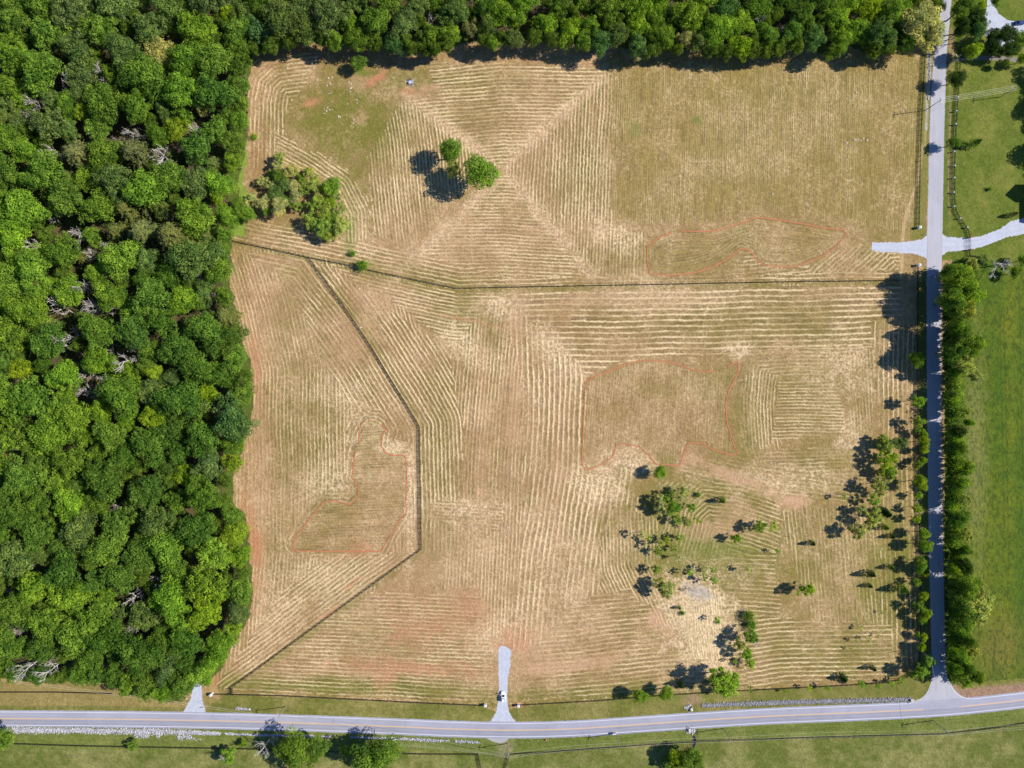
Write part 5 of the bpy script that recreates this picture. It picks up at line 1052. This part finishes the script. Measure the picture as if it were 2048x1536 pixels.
undergrowth('hedge_bottom', 'tangled low brush along the foot of the hedgerow east of the side road', [(random.uniform(1894, 1920), random.uniform(540, 1362)) for _ in range(420)], 8, (.8, 1.7), 2.6, 40)
NE = [(1925, 15, 26, 'broad', 'deep'), (1945, 42, 26, 'broad', 'dark'), (1962, 10, 10, 'broad', 'lime'), (1958, 30, 9, 'broad', 'lime'), (1952, 60, 18, 'broad', 'teal'), (1945, 102, 18, 'broad', 'lime'), (1985, 75, 18, 'broad', 'dark'), (2012, 70, 20, 'broad', 'dark'), (2042, 80, 18, 'broad', 'mid'), (2046, 118, 13, 'broad', 'lime'), (1990, 100, 16, 'broad', 'dark'), (2020, 100, 18, 'broad', 'dark'), (1920, 60, 14, 'broad', 'dark'), (1912, 158, 17, 'broad', 'dark'), (1907, 286, 14, 'broad', 'deep'), (1957, 283, 9, 'conifer', 'mid'), (1980, 378, 6, 'bush', 'mid'), (2032, 427, 6, 'conifer', 'brown'), (1966, 520, 13, 'soft', 'sage'), (1948, 528, 12, 'soft', 'softgreen'), (2046, 520, 12, 'broad', 'fresh'), (2030, 545, 12, 'broad', 'mid'),
      (1990, 3, 9, 'broad', 'mid'), (2010, 126, 8, 'broad', 'mid')]
for x, y, r, k, c in NE: plant(k, x, y, r, c, group='garden trees in the top right corner', where='in the top right', name='garden_tree' if k in ('broad', 'soft') else None, hr=(17/(r*S) if x < 1960 and y < 70 and r > 12 else None))
plant('dead', 2005, 527, 27, 'mid', 'wide leafless grey tree near the right photo edge', 'bare trees outside the woods', hr=1.5)
SB = [(8, 1477, 23, 'broad', 'mid', 'bright green tree at the left photo edge south of the road'), (266, 1491, 12, 'soft', 'mid', 'small leaning green tree on the southern fence, lower left'), (458, 1512, 18, 'soft', 'fresh', 'half-dead tree with grey twigs, left of the white bare tree'), (486, 1486, 7, 'broad', 'lime', 'little yellow-green tree top above the half-dead southern tree'), (588, 1503, 36, 'broad', 'mid', 'large lobed bright green tree south of the road, left one of two'), (634, 1497, 26, 'broad', 'mid', 'darker green tree touching the right of the large southern tree'), (691, 1499, 15, 'soft', 'olive', 'thin olive tree between the two big southern trees'), (757, 1512, 40, 'broad', 'mid', 'large round green tree south of the road, right one of two'), (1354, 1517, 20, 'broad', 'lime', 'yellow-green tree at the bottom edge below the ditch water'), (1385, 1519, 26, 'broad', 'mid', 'big green tree at the bottom edge right of the yellow-green one'), (1340, 1528, 16, 'soft', 'deep', 'dull dark tree at the bottom edge, left of the pair by the ditch')]
for x, y, r, k, c, lb in SB: plant(k, x, y, r, c, lb, 'trees south of the main road', hr=1.75, proto={588: 3, 634: 0, 757: 6, 1385: 4, 1354: 0, 8: 4}.get(x))
plant('dead', 525, 1499, 23, 'mid', 'pale leafless tree south of the road beside the large green tree', 'bare trees outside the woods', hr=2.6)
plant('dead', 448, 1515, 14, 'mid', 'grey dead branches tangled in the half-dead tree south of the road', 'bare trees outside the woods', hr=2.8)
plant('dead', 1512, 1283, 15, 'mid', 'thin bare tree in the scrub row of the lower right field', 'bare trees outside the woods', hr=2.0)
plant('dead', 1383, 1180, 11, 'mid', 'small blue-grey bare tree on pale ground in the lower right field', 'bare trees outside the woods', hr=1.8)
# trees and the house whose shade falls into the picture from the right
for x, y, r in [(2112, 190, 24), (2118, 222, 22), (2135, 282, 30), (2135, 320, 24), (2125, 130, 26), (2100, 160, 18), (2150, 470, 24), (2140, 505, 24), (2110, 500, 18)]:
    plant('broad', x+40, y, r, 'mid', group='trees beyond the right photo edge', where='beyond the right edge', hr=2.6)

# house just beyond the right edge
def house():
    ox, oy = G(2058, 440); root = empty('house', (ox, oy, 0)); tag(root, 'pale house with dark roof just past the right photo edge', 'house')
    wall = plain('pale_siding', (.55, .52, .48), .8); roof = plain('dark_shingles', (.06, .06, .065), .9, noise=.3)
    def block(x0, y0, x1, y1, e, r, axis):
        mb = MB(); cx, cy = (x0+x1)/2, (y0+y1)/2; dx, dy = x1-x0, y1-y0
        mb.box((cx, cy, e/2), (dx, dy, e))
        if axis == 'x': mb.poly([(x0, y0, e), (x0, y1, e), (x0, cy, r)]); mb.poly([(x1, y0, e), (x1, cy, r), (x1, y1, e)])
        else: mb.poly([(x0, y0, e), (cx, y0, r), (x1, y0, e)]); mb.poly([(x0, y1, e), (x1, y1, e), (cx, y1, r)])
        mb.build('wall', wall, root)
        mb = MB(); o = .5; t = .2
        k = (r-e)/((dy if axis == 'x' else dx)/2); low = e-o*k
        if axis == 'x':
            for sg, yy in ((-1, y0-o), (1, y1+o)):
                a = [(x0-o, yy, low), (x1+o, yy, low), (x1+o, cy, r), (x0-o, cy, r)]
                a2 = [(p[0], p[1], p[2]+t) for p in a]
                if sg > 0: a, a2 = a[::-1], a2[::-1]
                mb.poly(a2); mb.poly(a[::-1])
                for i in range(4): mb.poly([a[i], a[(i+1) % 4], a2[(i+1) % 4], a2[i]])
        else:
            for sg, xx in ((-1, x0-o), (1, x1+o)):
                a = [(xx, y0-o, low), (xx, y1+o, low), (cx, y1+o, r), (cx, y0-o, r)]
                a2 = [(p[0], p[1], p[2]+t) for p in a]
                if sg < 0: a, a2 = a[::-1], a2[::-1]
                mb.poly(a2); mb.poly(a[::-1])
                for i in range(4): mb.poly([a[i], a[(i+1) % 4], a2[(i+1) % 4], a2[i]])
        mb.build('roof', roof, root)
    block(0, 9.6, 13, 17, 5.0, 8.4, 'x')
    block(0.6, 0, 12, 9.6, 3.8, 6.4, 'y')
    for x, y in ((0, 12), (0, 15)):
        mb = MB(); mb.box((x, y, 1.7), (.1, 1.1, 1.5)); mb.build('window', M_glass, root)
house()

# ------------------------------------------------------------------ utility poles and wires
def pole(x, y, h, label, arm=True, ang=1.4, lamp=False, box=True):
    root = empty('utility_pole', (*G(x, y), 0)); tag(root, label, 'utility pole', 'utility poles')
    mb = MB(); mb.tube((0, 0, 0), (0, 0, h), .19, .12, 10); mb.build('shaft', M_pole, root)
    if arm:
        mb = MB(); mb.box((0, 0, h-.7), (2.6, .12, .14), ang); mb.build('crossarm', M_pole, root)
        for q in (-1.15, -.4, .4, 1.15):
            mb = MB(); mb.tube((q*math.cos(ang), q*math.sin(ang), h-.63), (q*math.cos(ang), q*math.sin(ang), h-.35), .06, .08, 6); mb.build('insulator', M_metal, root)
    if box:
        mb = MB(); mb.tube((.35, 0, h-2.6), (.35, 0, h-1.6), .27, .27, 10); mb.build('transformer', M_metal, root)
    if lamp:
        mb = MB(); mb.tube((0, 0, h-2), (-.9, .9, h-1.5), .05, .04, 5); mb.build('lamp_arm', M_metal, root)
        mb = MB(); mb.box((-1.1, 1.1, h-1.5), (.6, .3, .18), 2.35, .7); mb.build('lamp_head', M_metal, root)
    return Vector((*G(x, y), h-.35))
pA = pole(572, 1413, 11.5, 'tall wooden utility pole on the verge left of the central driveway', box=False)
pB = pole(1232, 1467, 10.8, 'wooden utility pole south of the main road, right of the central driveway', box=False)
pC = pole(1447, 1457, 10.4, 'wooden utility pole south of the main road near the grey stone patch', box=False)
pD = pole(1866, 1441, 12.0, 'wooden utility pole with transformer south of the road junction')
pE = pole(1016, 1487, 11.2, 'wooden utility pole at the southern field gate below the central driveway')
pF = pole(805, 1474, 7.5, 'short wooden pole south of the road near the large round tree', arm=False, box=False)
pG = pole(1850, 221, 12.2, 'slim dark utility pole on the west verge of the side road, upper stretch', box=False)
pH = pole(1904, 79, 8.5, 'utility pole in shade east of the side road near the top edge', arm=False, box=False)
pI = pole(1897, 128, 8.6, 'pole with a bright lamp beside the east edge of the side road', arm=False, box=False, lamp=True)
pJ = pole(2000, 194, 10.5, 'white-topped pole on the lawn in the upper right', lamp=True, box=False)
pK = pole(1833, 1297, 11.0, 'thin pole among the small trees just above the junction', arm=False, box=False)
def wires(label, a, b, offs, sag=1.2, r=.035):
    mb = MB(); a = Vector(a); b = Vector(b); d = (b-a); nrm = Vector((-d.y, d.x, 0)).normalized(); n = max(8, int(d.length/6))
    for o in offs:
        prev = None
        for i in range(n+1):
            f = i/n; p = a.lerp(b, f)+nrm*o; p.z -= sag*4*f*(1-f)
            if prev is not None: mb.tube(prev, p, r, r, 3, caps=False)
            prev = p
    tag(mb.build('power_line', M_wire), label, 'power line', 'overhead power lines')
wires('overhead wires between the gate pole and the next pole to the right', pE, pB, (-1.1, -.3, 1.1), 1.4)
wires('overhead wires between the two middle poles south of the road', pB, pC, (-1.1, -.3, 1.1), .8)
wires('overhead wires from the middle poles to the pole by the junction', pC, pD, (-1.1, -.3, 1.1), 1.6)
wires('overhead wires running right from the junction pole out of the photo', pD, Vector((*G(2130, 1425), 11)), (-1.1, -.3, 1.1), 1.2)
wires('overhead wires from the short pole to the gate pole', pF, pE, (-.3, .3), .8)
wires('overhead wires crossing the main road from the tall left pole to the gate pole', pA, pE, (-.8, .8), 2.0)
wires('overhead wires leaving the tall verge pole towards the bottom left corner', pA, Vector((*G(-60, 1330), 11)), (-.4, .4), 2.0)
wires('overhead wires crossing the upper right lawn', pG, pJ, (-1.1, -.4, .4, 1.1), .7)
wires('single wire from the shaded pole across the top of the side road', pH, Vector((*G(1850, 80), 8)), (0,), .3)
wires('single wire crossing the road junction between its two poles', pK, pD, (0,), .8)

# ------------------------------------------------------------------ vehicles
def car(name, label, cat, x, y, rz, paint, L=4.9, Wd=1.95, Hh=1.75, suv=True, open_door=False):
    root = empty(name, (*G(x, y), 0.03), rz); tag(root, label, cat)   # front points to +x
    hw = Wd/2; hl = L/2
    # lofted body: stations along x with half width, bottom, top
    st = [(-hl, .78, .42, .95), (-hl+.15, .93, .32, 1.02), (-hl+.9, 1.0, .26, 1.06), (0, 1.0, .26, 1.04), (hl-1.5, 1.0, .26, 1.02), (hl-1.1, .99, .26, .98), (hl-.35, .93, .3, .88), (hl-.06, .8, .36, .76), (hl, .7, .42, .66)]
    V = []; F = []
    for sx, w_, zb, zt in st:
        w = hw*w_
        V += [(sx, -w*.9, zb), (sx, -w, zb+.22), (sx, -w*.985, zt-.16), (sx, -w*.86, zt), (sx, w*.86, zt), (sx, w*.985, zt-.16), (sx, w, zb+.22), (sx, w*.9, zb)]
    for i in range(len(st)-1):
        for j in range(8): a = i*8+j; b = i*8+(j+1) % 8; F.append((a, b, b+8, a+8))
    F += [tuple(range(7, -1, -1)), tuple(range(len(V)-8, len(V)))]
    body = link('body', mesh_np('body', V, F, paint), root)
    for p in body.data.polygons: p.use_smooth = False
    # cabin with roof
    xr = -hl+.12 if suv else -hl+.75; xf = hl-1.45
    r0, r1 = (xr+.22, xf-.95) if suv else (xr+.75, xf-1.0)
    zb, zt = 1.0, Hh; wb, wt = hw*.87, hw*.73
    V = [(xr, -wb, zb), (xf, -wb, zb), (xf, wb, zb), (xr, wb, zb), (r0, -wt, zt), (r1, -wt, zt), (r1, wt, zt), (r0, wt, zt)]
    link('cabin', mesh_np('cabin', V, [(0, 3, 2, 1), (4, 5, 6, 7), (0, 1, 5, 4), (1, 2, 6, 5), (2, 3, 7, 6), (3, 0, 4, 7)], paint), root)
    def quad(nm, a, b, c, d, ins=.09, off=.012, mat=M_glass):
        P = [Vector(V[i]) for i in (a, b, c, d)]; ctr = sum(P, Vector())/4; n = (P[1]-P[0]).cross(P[2]-P[1]).normalized()
        Q = [p+(ctr-p)*ins*1.2+n*off for p in P]; link(nm, mesh_np(nm, Q, [(0, 1, 2, 3)], mat), root)
    quad('windshield', 1, 2, 6, 5, .16); quad('rear_window', 3, 0, 4, 7, .16); quad('side_window', 0, 1, 5, 4, .14); quad('side_window', 2, 3, 7, 6, .14)
    if suv:
        mb = MB(); mb.box(((r0+r1)/2+.45, 0, zt+.012), (.45, .7, .02)); mb.build('sunroof', M_glass, root)
        for s_ in (-1, 1): mb = MB(); mb.box(((r0+r1)/2, s_*wt*.86, zt+.05), ((r1-r0)*.85, .05, .05)); mb.build('roof_rail', M_metal, root)
    for sx in (-hl+.85, hl-.9):
        for s_ in (-1, 1):
            mb = MB(); mb.tube((sx, s_*(hw-.24), .34), (sx, s_*(hw+.0), .34), .34, .34, 16); wo = mb.build('wheel', M_tyre, root)
            mb = MB(); mb.tube((sx, s_*(hw-.02), .34), (sx, s_*(hw+.015), .34), .2, .19, 10); mb.build('rim', M_metal, wo)
    for s_ in (-1, 1):
        mb = MB(); mb.box((hl-.10, s_*hw*.62, .68), (.14, .36, .14)); mb.build('headlight', M_lamp, root)
        mb = MB(); mb.box((-hl+.05, s_*hw*.68, .82), (.1, .2, .24)); mb.build('tail_light', plain('red_lens', (.4, .02, .02), .3), root)
        mb = MB(); mb.box((xf-.35, s_*(hw+.09), 1.05), (.16, .2, .14)); mb.build('side_mirror', paint, root)
    if open_door:
        mb = MB(); a = math.radians(80); hx, hy = xf-.5, hw*.97; c, s_ = math.cos(math.pi-a), math.sin(math.pi-a)
        mb.box((hx+.55*c, hy+.55*s_, .72), (1.1, .09, .72), math.pi-a); mb.box((hx+.6*c, hy+.58*s_, 1.1), (1.0, .1, .08), math.pi-a); d = mb.build('door', paint, root)
        mb = MB(); mb.box((hx+.6*c, hy+.58*s_, 1.35), (.8, .02, .42), math.pi-a); mb.build('door_window', M_glass, d)
    return root
car('parked_suv', 'white SUV with its left front door open on the central gravel driveway', 'SUV', 1006.5, 1391.5, math.radians(91), M_carwhite, open_door=True)
car('parked_car', 'dark blue car on the pale drive in the top right corner', 'car', 2037, 47, math.radians(5), M_carblue, L=4.7, suv=False, Hh=1.5)
car('dark_car', 'dark car just entering the photo on the main road at the left', 'car', -3, 1442.5, math.radians(0), M_cardark, L=4.4, suv=False, Hh=1.45)

# person by the open door
def person(x, y, rz):
    sk = [(0, 0, .95, .15), (0, 0, 1.2, .15), (0, 0, 1.42, .17), (0, 0, 1.52, .07), (0.01, 0, 1.62, .10), (0.01, 0, 1.70, .10),
          (0, .19, 1.40, .07), (.06, .24, 1.14, .05), (.28, .14, 1.10, .04), (.36, .10, 1.12, .03), (0, -.19, 1.40, .07), (.06, -.24, 1.14, .05), (.28, -.14, 1.10, .04), (.36, -.10, 1.12, .03),
          (0, .10, .88, .10), (.03, .11, .48, .07), (0, .12, .08, .05), (.14, .13, .04, .04), (0, -.10, .88, .10), (.0, -.11, .48, .07), (-.03, -.12, .08, .05), (.11, -.13, .04, .04)]
    E = [(0, 1), (1, 2), (2, 3), (3, 4), (4, 5), (2, 6), (6, 7), (7, 8), (8, 9), (2, 10), (10, 11), (11, 12), (12, 13), (0, 14), (14, 15), (15, 16), (16, 17), (0, 18), (18, 19), (19, 20), (20, 21)]
    me = bpy.data.meshes.new('person'); me.from_pydata([s[:3] for s in sk], E, []); me.update()
    tmp = link('person', me, None, (*G(x, y), 0.03)); tmp.rotation_euler.z = rz
    md = tmp.modifiers.new('skin', 'SKIN'); ss = tmp.modifiers.new('sub', 'SUBSURF'); ss.levels = 1; ss.render_levels = 1
    for i, s in enumerate(sk): me.skin_vertices[0].data[i].radius = (s[3], s[3])
    me.skin_vertices[0].data[0].use_root = True
    # bake and give clothing regions their own materials
    dg = bpy.context.evaluated_depsgraph_get(); ev = tmp.evaluated_get(dg); nm = bpy.data.meshes.new_from_object(ev)
    tmp.modifiers.clear(); tmp.data = nm; nm.name = 'person'
    for m_ in (plain('light_shirt', (.62, .62, .68), .9), plain('dark_trousers', (.03, .04, .08), .9), plain('skin', (.45, .26, .18), .7), plain('brown_hair', (.06, .035, .02), .9)): nm.materials.append(m_)
    for p in nm.polygons:
        c = p.center; rad = math.hypot(c.x, c.y)
        p.material_index = 1 if c.z < .97 and rad < .3 and c.z > -1 and not (rad > .22 and c.z > .98) else 0
        if c.z > 1.53: p.material_index = 3 if (c.z > 1.68 or c.x < 0) else 2
        if c.x > .30 and c.z > 1: p.material_index = 2
        p.use_smooth = True
    tag(tmp, 'person in a light top standing beside the open door of the white car', 'person')
    return tmp
person(1000.2, 1386.0, math.radians(200))

# ------------------------------------------------------------------ small things
def mailbox(x, y, label, rz):
    root = empty('mailbox', (*G(x, y), 0), rz); tag(root, label, 'mailbox', 'mailboxes by the left driveway')
    mb = MB(); mb.box((0, 0, .5), (.3, .3, 1.0)); mb.build('post', M_concrete, root)
    mb = MB(); mb.box((0, 0, 1.12), (.6, .3, .24)); mb.tube((-.3, 0, 1.22), (.3, 0, 1.22), .15, .15, 10); b = mb.build('box', M_stone, root)
    mb = MB(); mb.box((.1, .18, 1.3), (.05, .02, .25)); mb.build('flag', plain('red_flag', (.5, .03, .03), .5), b)
mailbox(375, 1395, 'small white mailbox on the left side of the left driveway', 1.2)
mailbox(407, 1414, 'larger white mailbox on the right side of the left driveway', .2)
hyd = empty('fire_hydrant', (*G(1092, 1479), 0)); tag(hyd, 'orange hydrant in the grass south of the main road', 'hydrant')
mb = MB(); mb.tube((0, 0, 0), (0, 0, .75), .26, .22, 12); mb.tube((0, 0, .75), (0, 0, .95), .24, .06, 12); mb.build('barrel', M_orangepaint, hyd)
mb = MB(); mb.tube((-.42, 0, .55), (.42, 0, .55), .12, .12, 8); mb.tube((0, 0, .5), (0, -.4, .5), .14, .14, 8); mb.build('nozzle', M_orangepaint, hyd)
def culvert(x, y, rz, label):
    root = empty('culvert', (*G(x, y), -.15), rz, (.75, .75, .75)); tag(root, label, 'culvert', 'culvert mouths')
    mb = MB()
    for i in range(12):
        a0, a1 = i*math.pi/6, (i+1)*math.pi/6
        for R0, R1 in ((.75, .92),):
            mb.poly([(0, R0*math.cos(a0), .6+R0*math.sin(a0)), (0, R0*math.cos(a1), .6+R0*math.sin(a1)), (0, R1*math.cos(a1), .6+R1*math.sin(a1)), (0, R1*math.cos(a0), .6+R1*math.sin(a0))])
        mb.poly([(0, .92*math.cos(a0), .6+.92*math.sin(a0)), (0, .92*math.cos(a1), .6+.92*math.sin(a1)), (2.0, .92*math.cos(a1), .6+.92*math.sin(a1)), (2.0, .92*math.cos(a0), .6+.92*math.sin(a0))])
    mb.build('pipe', M_concrete, root)
    mb = MB(); mb.tube((.6, 0, .6), (.62, 0, .6), .74, .74, 14); mb.build('pipe_shade_disc', M_pipeshade, root)  # flat black disc painted as the shade deep in the pipe
    mb = MB(); mb.box((-.1, 1.1, .35), (.9, .18, .8), .5); mb.box((-.1, -1.1, .35), (.9, .18, .8), -.5); mb.build('wing_wall', M_concrete, root)
culvert(1820, 1400, math.radians(5), 'concrete culvert mouth at the right end of the stone ditch by the junction')
culvert(1381, 1415, math.radians(-75), 'small pale culvert mouth at the muddy patch north of the road')
culvert(1378, 1463, math.radians(95), 'grey culvert mouth among stones south of the road above the ditch water')
cab = empty('utility_cabinet', (*G(1232, 1466), 0), .1)
tag(cab, 'small pale cabinet at the foot of a pole south of the road', 'cabinet')
mb = MB(); mb.box((-.9, .2, .08), (1.9, 1.3, .16)); mb.build('base_slab', M_concrete, cab)
mb = MB(); mb.box((-.9, .2, .9), (1.5, .9, 1.3)); mb.box((-.9, .2, 1.58), (1.6, 1.0, .08)); mb.build('housing', M_concrete, cab)
# road signs
def sign(x, y, h, col, label, rz=0, w=.75, round_=False):
    root = empty('road_sign', (*G(x, y), 0), rz); tag(root, label, 'road sign', 'road signs')
    mb = MB(); mb.tube((0, 0, 0), (0, 0, h), .04, .04, 6); mb.build('post', M_metal, root)
    mb = MB(); mb.box((0, .05, h-.35), (w, .03, w)); mb.build('panel', plain('sign_face', col, .4, noise=.02), root)
sign(1899, 1349, 2.6, (.6, .05, .04), 'small red sign at the right corner of the road junction', .2)
sign(1848, 469, 1.2, (.6, .6, .62), 'low white marker sign on the verge above the stub driveway', 1.4, .5)
# ash heap of a burnt brush pile
r = np.random.default_rng(77); mb = MB()
ah = empty('ash_heap', (*G(820, 165), 0)); tag(ah, 'round heap of grey-white ash and burnt sticks on red soil near the top wood', 'ash heap')
for i in range(90):
    a, q = r.uniform(0, 6.28), abs(r.normal(0, .9)); z = max(.05, .7-q*.4)
    mb.box((q*math.cos(a), q*math.sin(a), z*.5), (r.uniform(.2, .7), r.uniform(.15, .5), z), r.uniform(0, 3))
mb.build('ash', plain('white_ash', (.52, .52, .62), .95, noise=.5, scale=3), ah)
mb = MB()
for i in range(60):
    a = r.uniform(0, 6.28); q = r.uniform(.3, 1.75); b = a+r.normal(0, .5); e = q+r.uniform(.3, .8)
    mb.tube((q*math.cos(a), q*math.sin(a), .55-.2*q), (e*math.cos(b)*.8, e*math.sin(b)*.8, .1+r.uniform(0, .5)), .05, .04, 4)
mb.build('burnt_sticks', plain('charred_wood', (.07, .06, .09), .95), ah)
# limestone rocks showing through the grass
ROCKS = [(657, 156), (664, 155), (659, 165), (654, 171), (661, 168), (702, 168), (703, 175), (700, 183), (701, 177), (713, 200), (714, 206), (664, 204), (655, 215), (649, 218), (653, 222), (659, 220), (664, 219), (648, 227), (677, 233), (680, 234), (708, 240), (706, 247), (695, 208), (697, 164), (575, 136),
         (1710, 280), (1716, 279), (1722, 281), (1727, 277), (1734, 280), (1744, 273), (1748, 275), (1694, 286), (1699, 291), (1708, 190), (1713, 184), (1709, 193), (1698, 200), (1749, 163), (1807, 221), (1771, 261), (1608, 151), (1695, 320), (1581, 378), (1545, 388), (1299, 259), (1282, 326), (1331, 369), (1298, 398), (800, 692), (802, 683), (697, 668), (722, 655), (589, 682), (781, 888), (788, 893), (1500, 703), (868, 861), (1015, 1055), (1354, 924)]
rp = []
for k in range(4):
    rr = np.random.default_rng(500+k); mb = MB(); mb.box((0, 0, .1), (1, .8, .5), 0, .6); me = mb.mesh('rock', M_rock)
    for v in me.vertices: v.co += Vector(rr.normal(0, .1, 3))
    rp.append(me)
_bright = [w_ for w_ in ('lone', 'flat', 'pale', 'small')]
for i, (x, y) in enumerate(ROCKS):
    o = link('limestone_rock', rp[i % 4], None, (*G(x, y), 0)); s_ = random.uniform(.45, .95)*(1.6 if (x, y) in ((677, 233), (1710, 280), (1734, 280), (781, 888)) else 1); o.scale = (s_*1.2, s_, s_*.6); o.rotation_euler.z = random.uniform(0, 3)
    reg_ = ('in the upper left field', 'rocks in the upper left field') if x < 760 and y < 300 else (('in the upper right field', 'rocks in the upper right field') if y < 420 else ('in the middle field', 'rocks in the middle field'))
    tag(o, 'pale rock %s, %s percent across, %s point %s down' % (reg_[0], words(round(x/20.48)), words(int(y/15.36)), words(int(y/1.536) % 10)), 'rock', reg_[1])
# straw tuft piles on pale ground and fallen log
log = MB(); log.tube((0, 0, .15), (1.6, .5, .15), .14, .1, 7); log.tube((1.6, .5, .15), (1.9, 1.6, .2), .1, .05, 6)
tag(log.build('fallen_branch', M_deadwood, None, (*G(656, 188), 0)), 'bent pale fallen branch among rocks in the upper left field', 'branch')
print('OBJECTS', len(bpy.data.objects))
